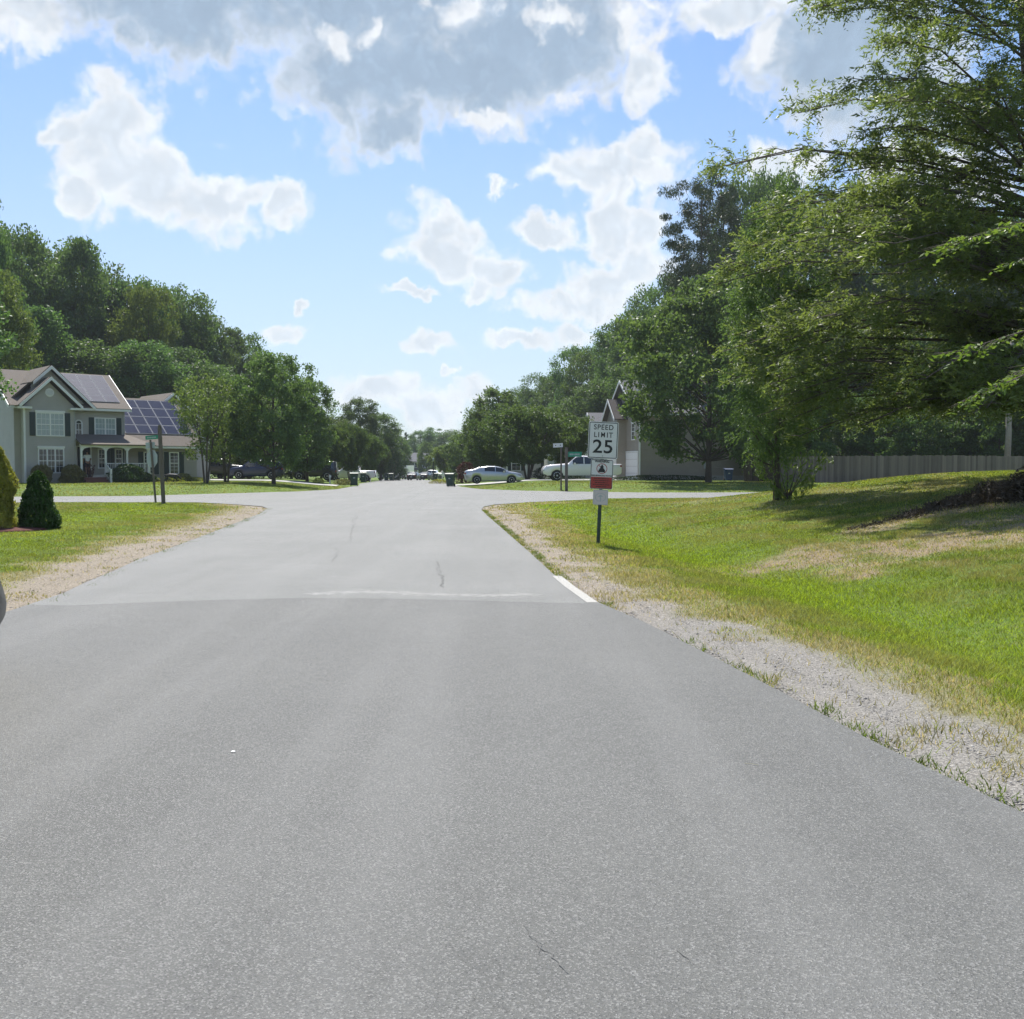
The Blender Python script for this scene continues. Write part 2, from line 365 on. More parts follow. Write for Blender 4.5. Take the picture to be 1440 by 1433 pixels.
M['pane_dark'] = principled('pane_dark', (.02, .028, .028), .06, spec=.8, vary=.4, vscale=4)
M['panel'] = principled('solar_cell', (.010, .012, .035), .12, spec=.4); M['panel_glare'] = principled('solar_cell_glare', (.06, .065, .10), .6, spec=.05)  # second one: sun glare on the main-roof cells put into a paler colour
M['panel_frame'] = principled('solar_frame', (.30, .31, .33), .7, spec=.1)
M['brick'] = principled('brick_step', (.16, .07, .055), .85, vary=.3, vscale=12)
M['dark'] = principled('dark_recess', (.012, .012, .012), .8)
M['concrete'] = principled('concrete', (.42, .41, .38), .85, vary=.12, vscale=2)
M['mulch'] = principled('mulch', (.10, .03, .022), .95, vary=.5, vscale=20, bump=.8, bscale=40)
M['wood_post'] = principled('wood_post', (.13, .11, .09), .9, vary=.35, vscale=20, bump=.3)
M['galv'] = principled('galvanised', (.36, .40, .41), .4, metal=.55, vary=.12)
M['sign_back'] = principled('sign_back', (.40, .44, .45), .5, metal=.2, vary=.08)
M['sign_white'] = principled('sign_white', (.66, .67, .65), .45, vary=.06, vscale=4)
M['sign_faded'] = principled('sign_faded', (.60, .54, .53), .5, vary=.1)
M['black'] = principled('black_paint', (.015, .015, .015), .5)
M['sign_red'] = principled('sign_red', (.36, .04, .03), .5, vary=.1)
M['sign_green'] = principled('sign_green', (.01, .24, .14), .45)
M['post_green'] = principled('post_green', (.035, .055, .045), .5, metal=.4, vary=.4, vscale=10)
M['tyre'] = principled('tyre', (.018, .018, .018), .85)
M['rim'] = principled('rim', (.45, .46, .48), .3, metal=.8)
M['glass_car'] = principled('car_glass', (.018, .022, .026), .05, spec=.9)
M['chrome'] = principled('chrome', (.6, .62, .65), .15, metal=1)
M['lamp_red'] = principled('lamp_red', (.30, .015, .012), .2)
M['lamp_clear'] = principled('lamp_clear', (.55, .57, .6), .1, spec=.8)
M['plastic_black'] = principled('plastic_black', (.022, .023, .025), .6)
M['bin_green'] = principled('bin_green', (.018, .05, .035), .5, vary=.15)
M['bin_blue'] = principled('bin_blue', (.02, .05, .14), .5)
M['red_paint'] = principled('red_paint', (.38, .02, .03), .35, vary=.15)
M['stone'] = principled('stone', (.42, .40, .37), .9, vary=.35, vscale=3)
M['stone_dark'] = principled('stone_dark', (.10, .10, .10), .9, vary=.3, vscale=3)
M['skin'] = principled('skin', (.35, .20, .14), .55)
M['cloth_white'] = principled('cloth_white', (.75, .76, .78), .9)
M['cloth_dark'] = principled('cloth_dark', (.02, .02, .028), .9)
M['hair'] = principled('hair', (.015, .012, .01), .6)
M['fur'] = principled('fur', (.012, .011, .011), .6)
def siding(name, col, lap=.115):
    m = bpy.data.materials.new(name); m.use_nodes = True; nt = m.node_tree; b = nt.nodes['Principled BSDF']; tc = nt.nodes.new('ShaderNodeTexCoord')
    sp = nt.nodes.new('ShaderNodeSeparateXYZ'); nt.links.new(tc.outputs['Object'], sp.inputs[0])
    fr = mth(nt, 'FRACT', mth(nt, 'DIVIDE', sp.outputs[2], lap))
    f = noise(nt, tc.outputs['Object'], 1.4, 5, .6)
    c = mixc(nt, f, tuple(k * .86 for k in col), tuple(k * 1.12 for k in col)); nt.links.new(c, b.inputs['Base Color']); b.inputs['Roughness'].default_value = .55
    bp = nt.nodes.new('ShaderNodeBump'); bp.inputs['Strength'].default_value = 1.0; bp.inputs['Distance'].default_value = .025
    nt.links.new(mth(nt, 'SUBTRACT', 1.0, fr), bp.inputs['Height']); nt.links.new(bp.outputs[0], b.inputs['Normal'])
    return m
M['siding'] = siding('siding_sage', (.46, .435, .365)); M['siding_tan'] = siding('siding_tan', (.33, .29, .23), .2)
M['siding_pale'] = siding('siding_pale', (.42, .42, .38)); M['siding_wing'] = siding('siding_wing', (.38, .35, .29))
# ------------------------------------------------------------------ asphalt
def asphalt(name, c0, c1, grit, pat=0.25):
    m = bpy.data.materials.new(name); m.use_nodes = True; nt = m.node_tree; b = nt.nodes['Principled BSDF']; tc = nt.nodes.new('ShaderNodeTexCoord'); P = tc.outputs['Object']
    big = noise(nt, P, .35, 4, .6); mid = noise(nt, P, 5, 5, .65)
    vo = nt.nodes.new('ShaderNodeTexVoronoi'); vo.inputs['Scale'].default_value = 165; nt.links.new(P, vo.inputs['Vector'])
    vg = nt.nodes.new('ShaderNodeSeparateColor'); nt.links.new(vo.outputs['Color'], vg.inputs[0])
    c = mixc(nt, smooth(nt, big, .3, .7), c0, c1); c = mixc(nt, mth(nt, 'MULTIPLY', smooth(nt, mid, .35, .7), pat), c, tuple(k * .75 for k in c0))
    c = mixc(nt, mth(nt, 'MULTIPLY', smooth(nt, vg.outputs[0], .62, 1.0), grit), c, (.30, .298, .285)); c = mixc(nt, mth(nt, 'MULTIPLY', smooth(nt, vg.outputs[1], .7, 1.0), grit), c, (.035, .036, .038))
    # stretched tyre-wear streaks along the carriageway
    mp = nt.nodes.new('ShaderNodeMapping'); mp.inputs['Scale'].default_value = (1.1, .05, 1); mp.inputs['Rotation'].default_value = (0, 0, R(-7)); nt.links.new(P, mp.inputs[0])
    st = noise(nt, mp.outputs[0], 1.4, 3, .5); c = mixc(nt, mth(nt, 'MULTIPLY', smooth(nt, st, .42, .7), .16), c, (.26, .26, .25))
    nt.links.new(c, b.inputs['Base Color']); b.inputs['Roughness'].default_value = .72; b.inputs['Specular IOR Level'].default_value = .4
    bp = nt.nodes.new('ShaderNodeBump'); bp.inputs['Strength'].default_value = .55; bp.inputs['Distance'].default_value = .006
    nt.links.new(mth(nt, 'ADD', vo.outputs['Distance'], mth(nt, 'MULTIPLY', noise(nt, P, 220, 3), .5)), bp.inputs['Height']); nt.links.new(bp.outputs[0], b.inputs['Normal'])
    return m
M['asphalt_old'] = asphalt('asphalt_old', (.158, .161, .152), (.188, .190, .180), .5)
M['asphalt_new'] = asphalt('asphalt_new', (.104, .106, .100), (.124, .126, .118), .58)
def sheet(name, pts, mat, z=0.0, kind='structure', sub=0.0):
    vs = [Vector((p[0], p[1], z + float(drop(np.array(p[1]))))) for p in pts]; tris = tessellate_polygon([vs])
    me = bpy.data.meshes.new(name); me.from_pydata([tuple(v) for v in vs], [], [tuple(t) for t in tris])
    bm = bmesh.new(); bm.from_mesh(me); bmesh.ops.recalc_face_normals(bm, faces=bm.faces)
    if bm.faces and sum(f.normal.z for f in bm.faces) < 0: bmesh.ops.reverse_faces(bm, faces=bm.faces)
    bm.to_mesh(me); bm.free(); o = link(name, me, mat); o['kind'] = kind; return o
sheet('road', ASPH, M['asphalt_old']); sheet('road', FAR, M['asphalt_old'])
# the newer, darker resurfacing this side of the seam: slightly proud, its front edge a little ragged
seam = [flat(px, py) for px, py in [(845.5, 849.3), (780, 848.3), (700, 846), (620, 844), (540, 842.6), (470, 841.6), (400, 842), (320, 844), (240, 846.5), (160, 849.5), (100, 852), (38, 851.5)]]
new = [(4.35, -9.0), (3.25, -1.0)] + [flat(*p) for p in R_PX[:6]] + seam + [flat(9, 861), (-5.75, 8.0), (-5.6, 3.0), (-5.2, -9.0)]
sheet('resurfaced_road', new, M['asphalt_new'], .006)
# ------------------------------------------------------------------ ground sheet
def axis(parts):
    a = []
    for lo, hi, st in parts: a += list(np.arange(lo, hi, st))
    return np.array(a + [parts[-1][1]])
gxs = axis([(-3000, -400, 400), (-400, -100, 30), (-100, -32, 4), (-32, -14, .7), (-14, 22, .22), (22, 40, .8), (40, 100, 5), (100, 400, 30), (400, 3000, 400)])
gys = axis([(-300, -30, 45), (-30, -9, 3), (-9, 3, .8), (3, 50, .22), (50, 66, .4), (66, 90, 1.0), (90, 290, 10), (290, 600, 60), (600, 4000, 400)])
gxs = np.unique(np.round(gxs, 3)); gys = np.unique(np.round(np.append(gys, [90.0, 262.0]), 3))
XX, YY = np.meshgrid(gxs, gys); x = XX.ravel(); y = YY.ravel(); z = gz(x, y); nx = len(gxs); ny = len(gys)
ii, jj = np.meshgrid(np.arange(nx - 1), np.arange(ny - 1)); a = (jj * nx + ii).ravel()
gme = npmesh('ground', np.stack([x, y, z], 1), np.stack([a, a + 1, a + nx + 1, a + nx], 1), smooth_=True)
gr, st, dead = zone(x, y); ca = gme.color_attributes.new('zone', 'FLOAT_COLOR', 'POINT')
ca.data.foreach_set('color', np.stack([gr, st, dead, np.ones_like(gr)], 1).astype(np.float32).ravel())
m = bpy.data.materials.new('turf_and_gravel'); m.use_nodes = True; nt = m.node_tree; b = nt.nodes['Principled BSDF']
tc = nt.nodes.new('ShaderNodeTexCoord'); P = tc.outputs['Object']; at = nt.nodes.new('ShaderNodeAttribute'); at.attribute_name = 'zone'
sc_ = nt.nodes.new('ShaderNodeSeparateColor'); nt.links.new(at.outputs['Color'], sc_.inputs[0])
n1 = noise(nt, P, .45, 4, .6); n2 = noise(nt, P, 7, 6, .7); n3 = noise(nt, P, 60, 3, .6)
g = mixc(nt, smooth(nt, n1, .3, .7), (.085, .15, .025), (.15, .225, .04)); g = mixc(nt, smooth(nt, n2, .40, .75), g, (.19, .20, .07))
g = mixc(nt, mth(nt, 'MULTIPLY', smooth(nt, n3, .45, .75), .5), g, (.05, .085, .018))
sand = mixc(nt, n2, (.16, .12, .085), (.38, .31, .22)); straw = mixc(nt, smooth(nt, n3, .3, .7), (.15, .14, .07), (.37, .32, .19))
vo = nt.nodes.new('ShaderNodeTexVoronoi'); vo.inputs['Scale'].default_value = 95; nt.links.new(P, vo.inputs['Vector'])
vs_ = nt.nodes.new('ShaderNodeSeparateColor'); nt.links.new(vo.outputs['Color'], vs_.inputs[0])
pale = mixc(nt, vs_.outputs[0], (.17, .16, .145), (.36, .34, .305))
brown = mixc(nt, vs_.outputs[0], (.17, .14, .11), (.44, .385, .30))
sy = nt.nodes.new('ShaderNodeSeparateXYZ'); nt.links.new(P, sy.inputs[0])
rock = mixc(nt, smooth(nt, mth(nt, 'ADD', sy.outputs[1], mth(nt, 'MULTIPLY', mth(nt, 'LESS_THAN', sy.outputs[0], -3.0), 4.0)), 9.5, 13.5), pale, brown)
c = mixc(nt, mth(nt, 'MULTIPLY', sc_.outputs[1], .8), g, straw); c = mixc(nt, sc_.outputs[2], c, sand); c = mixc(nt, sc_.outputs[0], c, rock)
nt.links.new(c, b.inputs['Base Color']); b.inputs['Roughness'].default_value = .95; b.inputs['Specular IOR Level'].default_value = .15
bp = nt.nodes.new('ShaderNodeBump'); bp.inputs['Strength'].default_value = .8; bp.inputs['Distance'].default_value = .03
nt.links.new(mth(nt, 'ADD', n3, n2), bp.inputs['Height']); nt.links.new(bp.outputs[0], b.inputs['Normal'])
M['turf'] = m
link('ground', gme, m)['kind'] = 'structure'
# ------------------------------------------------------------------ concrete drives beyond the cross street
def draped(name, pts, mat, lift=.02):
    me = bpy.data.meshes.new(name); bm = bmesh.new(); vs = [bm.verts.new((p[0], p[1], 0)) for p in pts]; bm.faces.new(vs)
    bmesh.ops.triangulate(bm, faces=bm.faces[:])
    for _ in range(4): bmesh.ops.subdivide_edges(bm, edges=bm.edges[:], cuts=1, use_grid_fill=True)
    co = np.array([v.co[:] for v in bm.verts]); zz = gz(co[:, 0], co[:, 1])
    for v, q in zip(bm.verts, zz): v.co.z = q + lift
    bmesh.ops.recalc_face_normals(bm, faces=bm.faces)
    if sum(f.normal.z for f in bm.faces) < 0: bmesh.ops.reverse_faces(bm, faces=bm.faces)
    bm.to_mesh(me); bm.free(); o = link(name, me, mat); o['kind'] = 'structure'; return o
draped('driveway', [(-13.6, 78), (-14.1, 82.5), (-33, 92), (-34, 86)], M['concrete'], .03)
draped('driveway', [(-4.9, 82.0), (-5.2, 86), (6, 89.5), (14, 92), (14, 85.5), (8, 82.5)], M['concrete'], .03)
# ------------------------------------------------------------------ marks on the road
def strip(name, pl, w, mat, z):
    pts = [Vector((p[0], p[1], 0)) for p in pl]; v = []
    for i, p in enumerate(pts):
        d = (pts[min(i + 1, len(pts) - 1)] - pts[max(i - 1, 0)]).normalized(); n = Vector((-d.y, d.x, 0)); ww = w[i] if isinstance(w, (list, tuple)) else w
        v += [p + n * ww / 2 + Vector((0, 0, z)), p + Vector((0, 0, z)), p - n * ww / 2 + Vector((0, 0, z))]
    q = [(3 * i + k, 3 * i + k + 1, 3 * i + k + 4, 3 * i + k + 3) for i in range(len(pts) - 1) for k in (0, 1)]
    me = npmesh(name, v, q); ca = me.color_attributes.new('wear', 'FLOAT_COLOR', 'POINT')
    ca.data.foreach_set('color', np.array([[c, c, c, 1] for i in range(len(pts)) for c in (0, 0 if i in (0, len(pts) - 1) else 1, 0)], np.float32).ravel())
    o = link(name, me, mat); o['kind'] = 'structure'; return o
paint = principled('worn_paint', (.38, .37, .34), .85, vary=.5, vscale=26)
strip('edge_line', [flat(783, 810), flat(800, 824), flat(820, 838), flat(833, 847.3)], .13, paint, .003)
OLD = ((.158, .161, .152), (.188, .190, .180), .5); NEW = ((.104, .106, .100), (.124, .126, .118), .58)
def patch_mat(name, col, lo, hi, scale, base):
    mm = asphalt(name, *base); nt = mm.node_tree; b = nt.nodes['Principled BSDF']; src = b.inputs['Base Color'].links[0].from_socket
    tc = nt.nodes.new('ShaderNodeTexCoord'); at = nt.nodes.new('ShaderNodeAttribute'); at.attribute_name = 'wear'; f = smooth(nt, mth(nt, 'ADD', noise(nt, tc.outputs['Object'], scale, 6, .75), mth(nt, 'MULTIPLY', mth(nt, 'SUBTRACT', at.outputs['Fac'], 1.0), .35)), lo, hi); f = mth(nt, 'MULTIPLY', f, .8); nt.links.new(mixc(nt, f, src, col), b.inputs['Base Color']); return mm
tack = patch_mat('worn_seam', (.29, .288, .27), .36, .56, 8, OLD)
strip('worn_seam_band', [flat(px, py) for px, py in [(400, 837), (440, 835), (500, 832), (560, 833.5), (620, 836), (680, 837), (740, 836), (790, 833)]], [.5, .9, 1.3, 1.1, .9, .8, 1.1, .5], tack, .0012)
crack = principled('crack', (.135, .135, .128), .9)
rnd = random.Random(3)
def crack_line(p0, p1, n, amp, w, z):
    a, b = Vector((*flat(*p0), 0)), Vector((*flat(*p1), 0)); n_ = Vector((-(b - a).y, (b - a).x, 0)).normalized(); pl = []
    for i in range(n + 1): q = a.lerp(b, i / n) + n_ * rnd.uniform(-amp, amp); pl.append((q.x, q.y))
    strip('road_crack', pl, [w * rnd.uniform(.2, 1) for _ in pl], crack, z)
crack_line((616, 790), (623, 826), 16, .05, .02, .005); crack_line((500, 725), (492, 760), 14, .08, .02, .005); crack_line((475, 770), (470, 790), 8, .05, .012, .005)
crack_line((250, 792), (330, 785), 10, .04, .012, .005)
crack_line((735, 1300), (762, 1342), 9, .010, .006, .0095); crack_line((757, 1328), (800, 1372), 12, .010, .007, .0095); crack_line((950, 1335), (975, 1360), 6, .008, .005, .0095)
# ------------------------------------------------------------------ trees
def rnd_unit(rs, n):
    v = rs.normal(size=(n, 3)); return v / np.linalg.norm(v, axis=1, keepdims=True)
def cards(rs, c, L, w, up=.5, a=None, droop=0.0, fold=True):
    """diamond leaf faces at centres c"""
    n = len(c); nrm = rnd_unit(rs, n); nrm[:, 2] += up; nrm /= np.linalg.norm(nrm, axis=1, keepdims=True)
    if a is None: a = rnd_unit(rs, n)
    a = a + np.array([0, 0, -droop]); a = a - nrm * (a * nrm).sum(1, keepdims=True); a /= np.linalg.norm(a, axis=1, keepdims=True) + 1e-9
    b = np.cross(nrm, a); L = (L * rs.uniform(.7, 1.3, n))[:, None]; w = (w * rs.uniform(.7, 1.3, n))[:, None]
    v = np.stack([c - a * L / 2, c + b * w / 2 - a * L * .05, c + a * L / 2, c - b * w / 2 - a * L * .05], 1).reshape(-1, 3)
    q = np.arange(4 * n).reshape(-1, 4); return v, q
def sprigs(rs, base, d, Ls, k, L, w, droop=.35):
    n = len(base); P = []; A = []
    side = np.cross(d, np.array([0, 0, 1.0])); side /= np.linalg.norm(side, axis=1, keepdims=True) + 1e-9
    for j in range(k):
        t = (j + .6) / k; p = base + d * (Ls * t)[:, None] + np.array([0, 0, -1]) * (droop * Ls * t * t)[:, None]
        s = 1 if j % 2 else -1; a = d * .75 + side * s * .7 + rs.normal(size=(n, 3)) * .25 + np.array([0, 0, -.25])
        a /= np.linalg.norm(a, axis=1, keepdims=True); P.append(p + a * L * .5); A.append(a)
    return cards(rs, np.concatenate(P), L, w, up=1.1, a=np.concatenate(A))
def lobed(rs, k=5):
    ph = rs.uniform(0, 6.28, k); am = rs.uniform(.08, .22, k); fq = rs.randint(1, 5, k); zf = rs.uniform(1, 5, k)
    return lambda az, t: 1 + sum(am[i] * np.sin(fq[i] * az + ph[i] + zf[i] * t * 2) for i in range(k))
def clump_centres(rs, n, z0, z1, Rm, prof, inner=.35):
    t = rs.uniform(0, 1, n * 6); keep = rs.uniform(0, 1, n * 6) < prof(t) ** 1.3 + .05; t = t[keep][:n]; n = len(t)
    az = rs.uniform(0, 2 * np.pi, n); f = lobed(rs); rr = Rm * prof(t) * f(az, t) * np.sqrt(rs.uniform(inner, 1, n))
    return np.stack([rr * np.cos(az), rr * np.sin(az), z0 + t * (z1 - z0)], 1), t
def gauss_clumps(rs, C, per, rc, flat=.6):
    n = len(C); rr = rc * rs.uniform(.6, 1.35, n); off = rnd_unit(rs, n * per) * (rs.uniform(0, 1, n * per) ** .45)[:, None]
    off[:, 2] *= flat; return np.repeat(C, per, 0) + off * np.repeat(rr, per)[:, None]
def trunk_mesh(name, H, r0, C, nb=26, lean=(0, 0), rs=None, br=.18, fork=None, kk=8):
    mb = MB(); rs = rs or np.random.RandomState(1); pts = []; rad = []
    for i in range(9):
        t = i / 8; pts.append((lean[0] * t * H + .03 * H * math.sin(t * 4 + 1) * t * .3, lean[1] * t * H + .02 * H * math.sin(t * 5) * t * .3, t * H)); rad.append(r0 * (1.25 if i == 0 else 1) * (1 - .85 * t) + .01)
    mb.tube(pts, rad, kk)
    idx = rs.permutation(len(C))[:nb]
    for i in idx:
        c = C[i]; hd = math.hypot(c[0], c[1]); z = max(.12 * H, min(H * .93, c[2] - hd * rs.uniform(.45, .9))); t = z / H; k = int(t * 8); u = t * 8 - k; k = min(k, 7)
        s = Vector(pts[k]).lerp(Vector(pts[k + 1]), u); e = Vector(c); m_ = s.lerp(e, .5) + Vector((0, 0, -.04 * hd)); rb = max(.02, r0 * br * 2 * (1 - t * .7))
        mb.tube([s, m_, e], [rb, rb * .6, rb * .2], 5, False)
    return mb
_pf = {
 'oval': lambda t: np.sqrt(np.clip(1 - ((t - .48) / .53) ** 2, 0, 1)),
 'tall': lambda t: np.clip(np.minimum(1.0, .62 + t * 1.2) * np.sqrt(np.clip(1 - np.clip((t - .35) / .66, 0, 1) ** 2.2, 0, 1)), 0, 1),
 'cone': lambda t: np.clip(1.02 - t, 0, 1) ** .8,
 'vase': lambda t: np.clip(.35 + t * 1.1, 0, 1) * np.sqrt(np.clip(1 - np.clip((t - .55) / .47, 0, 1) ** 2, 0, 1)),
 'pine': lambda t: np.sqrt(np.clip(1 - ((t - .42) / .6) ** 2, 0, 1)),
}
LIB = {}
def make_crown(key, seed, kind, H, z0, Rm, n, per, rc, L, w, mat, bark='bark', r0=.2, nb=26, inner=.35, flat=.6, up=.5, lean=(0, 0), sprig=None, droop=.2):
    rs = np.random.RandomState(seed); C, t = clump_centres(rs, n, z0, H, Rm, _pf[kind], inner)
    C[:, 0] += lean[0] * C[:, 2]; C[:, 1] += lean[1] * C[:, 2]
    if sprig:
        k, Ls = sprig; base = gauss_clumps(rs, C, per, rc, flat); d = base - np.array([0, 0, 1]) * (base[:, 2:3] * .75 + .15 * H); d[:, :2] *= 1.2
        d = d / (np.linalg.norm(d, axis=1, keepdims=True) + 1e-9) + rs.normal(size=d.shape) * .45; d /= np.linalg.norm(d, axis=1, keepdims=True)
        v, q = sprigs(rs, base, d, Ls * rs.uniform(.6, 1.3, len(base)), k, L, w, droop)
    else:
        v, q = cards(rs, gauss_clumps(rs, C, per, rc, flat), L, w, up, droop=droop)
    cr = npmesh(key + '_crown', v, q); cr.materials.append(M[mat])
    tb = trunk_mesh(key, H * .92, r0, C, nb, lean, rs); tm = bpy.data.meshes.new(key + '_trunk'); tm.from_pydata(tb.v, [], tb.f); tm.update(); tm.materials.append(M[bark])
    tm.polygons.foreach_set('use_smooth', np.ones(len(tm.polygons), bool)); LIB[key] = (cr, tm, H, Rm)
for i in range(5): make_crown('forest%d' % i, 10 + i, ['tall', 'oval', 'tall', 'oval', 'tall'][i], 20, [1.5, 2.5, 1, 3, 5][i], [4.6, 5.2, 4.2, 5.0, 4.8][i], 215, 130, 1.5, .37, .21, 'leaf_forest', r0=.26, nb=34, inner=.5)
for i in range(2): make_crown('woodedge%d' % i, 20 + i, 'oval', 12, .3, 4.2, 240, 70, 1.0, .36, .2, 'leaf_yard', r0=.18)
make_crown('pine', 31, 'pine', 28, 12.5, 5.2, 210, 170, 1.15, .42, .085, 'needle', r0=.28, nb=80, inner=.3, flat=.42, up=.1)
make_crown('yardtree', 41, 'oval', 10, 1.6, 3.6, 300, 95, .72, .22, .13, 'leaf_yard', r0=.16, nb=60)
make_crown('yardtree_b', 42, 'tall', 10, 1.2, 2.9, 300, 95, .66, .22, .13, 'leaf_yard', r0=.16, nb=60)
make_crown('lighttree', 43, 'vase', 7, 1.6, 2.6, 130, 60, .55, .17, .10, 'leaf_light', r0=.09, nb=50, inner=.2)
make_crown('maple', 44, 'oval', 13, 1.8, 5.4, 420, 120, .95, .26, .17, 'leaf_yard', r0=.2, nb=60)
make_crown('conifer', 45, 'cone', 14, 1.0, 2.6, 300, 60, .6, .3, .08, 'needle', r0=.18, nb=60)
make_crown('myrtle', 46, 'vase', 6, 1.5, 3.4, 300, 100, .6, .2, .11, 'leaf_myrtle', r0=.07, nb=20, inner=.25)
def multi_stem(key, n, H, R_, seed):
    rs = np.random.RandomState(seed); mb = MB()
    for k in range(n):
        az = 6.28 * k / n + rs.uniform(-.3, .3); d = R_ * rs.uniform(.3, .6); c, s = math.cos(az), math.sin(az)
        mb.tube([(c * .12, s * .12, 0), (c * d * .35, s * d * .35, H * .3), (c * d * .8, s * d * .8, H * .62), (c * d * 1.1, s * d * 1.1, H * .9)], [.075, .06, .045, .02], 7)
        for q in range(3): a2 = az + rs.uniform(-.9, .9); mb.tube([(c * d * .5, s * d * .5, H * .4), (math.cos(a2) * d * 1.3, math.sin(a2) * d * 1.3, H * rs.uniform(.6, .85))], [.04, .015], 5)
    me = bpy.data.meshes.new(key + '_stems'); me.from_pydata(mb.v, [], mb.f); me.update(); me.materials.append(M['bark']); LIB[key] = (LIB[key][0], me) + LIB[key][2:]
multi_stem('myrtle', 7, 6, 3.4, 3); multi_stem('lighttree', 3, 7, 2.2, 5)
def place_tree(key, name, x, y, H, Rm, rz, label, cat='tree', group=None, mat=None, tilt=0, z=None):
    cr, tm, h0, r0 = LIB[key]; e = empty(name, (x, y, (gz1(x, y) - .05) if z is None else z), rz, label, cat, group)
    e.scale = (Rm / r0, Rm / r0, H / h0); e.rotation_euler[0] = tilt
    c = bpy.data.objects.new('crown', cr); COL.objects.link(c); c.parent = e
    t = bpy.data.objects.new('trunk', tm); COL.objects.link(t); t.parent = e
    if mat: c.material_slots[0].link = 'OBJECT'; c.material_slots[0].material = M[mat]
    return e
def T(px, Y, top, hw, key, name, label, group=None, cat='tree', mat=None):
    """a tree whose crown top stands at image height top when seen from the road, at distance Y"""
    if group and top < 560 and 'wood on' in group: top += rt.uniform(-14, 16)
    x = gx(px, Y); z0 = gz1(x, Y); H = EYE - (top - HOR) / F_PX * Y - z0
    return place_tree(key, name, x, Y, H, hw / F_PX * Y, rt.uniform(0, 6.28), label, cat, group, mat)
rt = random.Random(11)
# wood behind the solar-panel house -----------------------------------------
GL = 'trees of the wood on the left'; LL = 'tall dense broadleaf tree in the wood behind the solar-panel house'
for px, Y, top, hw in [(-75, 108, 300, 85), (-25, 112, 315, 62), (35, 110, 335, 58), (78, 114, 348, 50), (120, 112, 356, 50), (160, 118, 368, 48), (195, 118, 392, 46), (228, 122, 402, 48),
                       (262, 126, 415, 46), (292, 130, 440, 38), (325, 138, 468, 40), (352, 145, 478, 36), (385, 150, 490, 34), (60, 100, 440, 60), (130, 102, 470, 60), (200, 104, 480, 56), (265, 110, 480, 50), (310, 116, 520, 46), (350, 122, 540, 46), (0, 98, 440, 60),
                       (100, 128, 352, 60), (20, 130, 330, 60), (240, 134, 420, 60), (180, 130, 395, 60)]:
    T(px, Y, top, hw, 'forest%d' % rt.randrange(5), 'broadleaf_tree', LL, GL)
T(212, 112, 405, 40, 'forest1', 'broadleaf_tree', 'brighter green rounded tree amid the dark wood above the solar roof', mat='leaf_light')
T(-10, 82, 375, 48, 'forest3', 'broadleaf_tree', 'pale sunlit tree at the left edge beside the two-storey house', mat='leaf_light')
T(-95, 62, 330, 85, 'forest3', 'broadleaf_tree', 'unseen tree added beyond the left edge to shade the house end wall')  # unseen, added left of the frame to block light from the end wall
T(-18, 90, 280, 45, 'forest0', 'broadleaf_tree', 'tallest leafy tree reaching in at the left edge above the house roof')
# left yards
T(290, 70, 532, 52, 'lighttree', 'young_tree', 'light green young tree with thin trunks before the garage wing')
place_tree('lighttree', 'young_tree', gx(318, 74), 74, 6.6, 2.7, 2.2, 'small leafy tree leaning over the navy car', mat='leaf_yard')
T(385, 72, 497, 56, 'yardtree', 'shade_tree', 'dark full shade tree standing beside the navy car on the lawn')
T(432, 88, 528, 36, 'yardtree_b', 'shade_tree', 'tall narrow dark tree right of the navy car')
T(350, 100, 560, 44, 'woodedge0', 'shade_tree', 'dense tree behind the parked navy car and dark pickup')
T(410, 104, 560, 40, 'woodedge1', 'shade_tree', 'dense dark tree behind the black vehicle')
T(268, 100, 560, 40, 'woodedge0', 'shade_tree', 'dense tree rising behind the garage wing roof')
GM = 'crape myrtles lining the far road'
for px, Y, top, hw, lb in [(462, 100, 600, 28, 'low bushy crape myrtle just right of the black vehicle'), (492, 112, 596, 26, 'crape myrtle with browning top over the white parked pickup'), (520, 128, 612, 20, 'small crape myrtle beside the white mailbox'), (536, 150, 628, 12, 'dark clipped tree by the row of bins')]:
    T(px, Y, top, hw, 'myrtle', 'crape_myrtle', lb, GM)
for px, Y, top, hw, key, lb in [(470, 140, 588, 34, 'woodedge0', 'leafy tree behind the myrtles left of the far road'), (507, 150, 560, 26, 'forest3', 'tall round-topped tree above the left far kerb'), (535, 165, 582, 30, 'forest1', 'broad tree leaning toward the far road from the left'),
                                (452, 150, 580, 26, 'forest2', 'tree behind the tall narrow dark tree on the left'), (552, 200, 605, 22, 'forest0', 'tree above the box truck'), (571, 250, 608, 9, 'conifer', 'slim dark conifer standing above the far house')]:
    T(px, Y, top, hw, key, 'roadside_tree', lb)
GF = 'trees closing the end of the road'
for px, Y, top, hw in [(592, 320, 606, 20), (612, 310, 602, 22), (634, 300, 604, 22), (655, 290, 612, 22), (560, 330, 628, 20), (580, 360, 622, 24), (540, 300, 618, 24), (510, 300, 612, 28)]:
    T(px, Y, top, hw, 'forest%d' % rt.randrange(5), 'distant_tree', 'hazy green tree closing the view at the far end of the road', GF)
T(600, 250, 622, 13, 'woodedge0', 'distant_tree', 'tree standing in front of the far white house')
T(628, 175, 628, 24, 'myrtle', 'roadside_tree', 'bright green bushy tree above the right far kerb', mat='leaf_light')
T(650, 150, 610, 26, 'woodedge1', 'roadside_tree', 'green tree behind the roadside bin on the right')
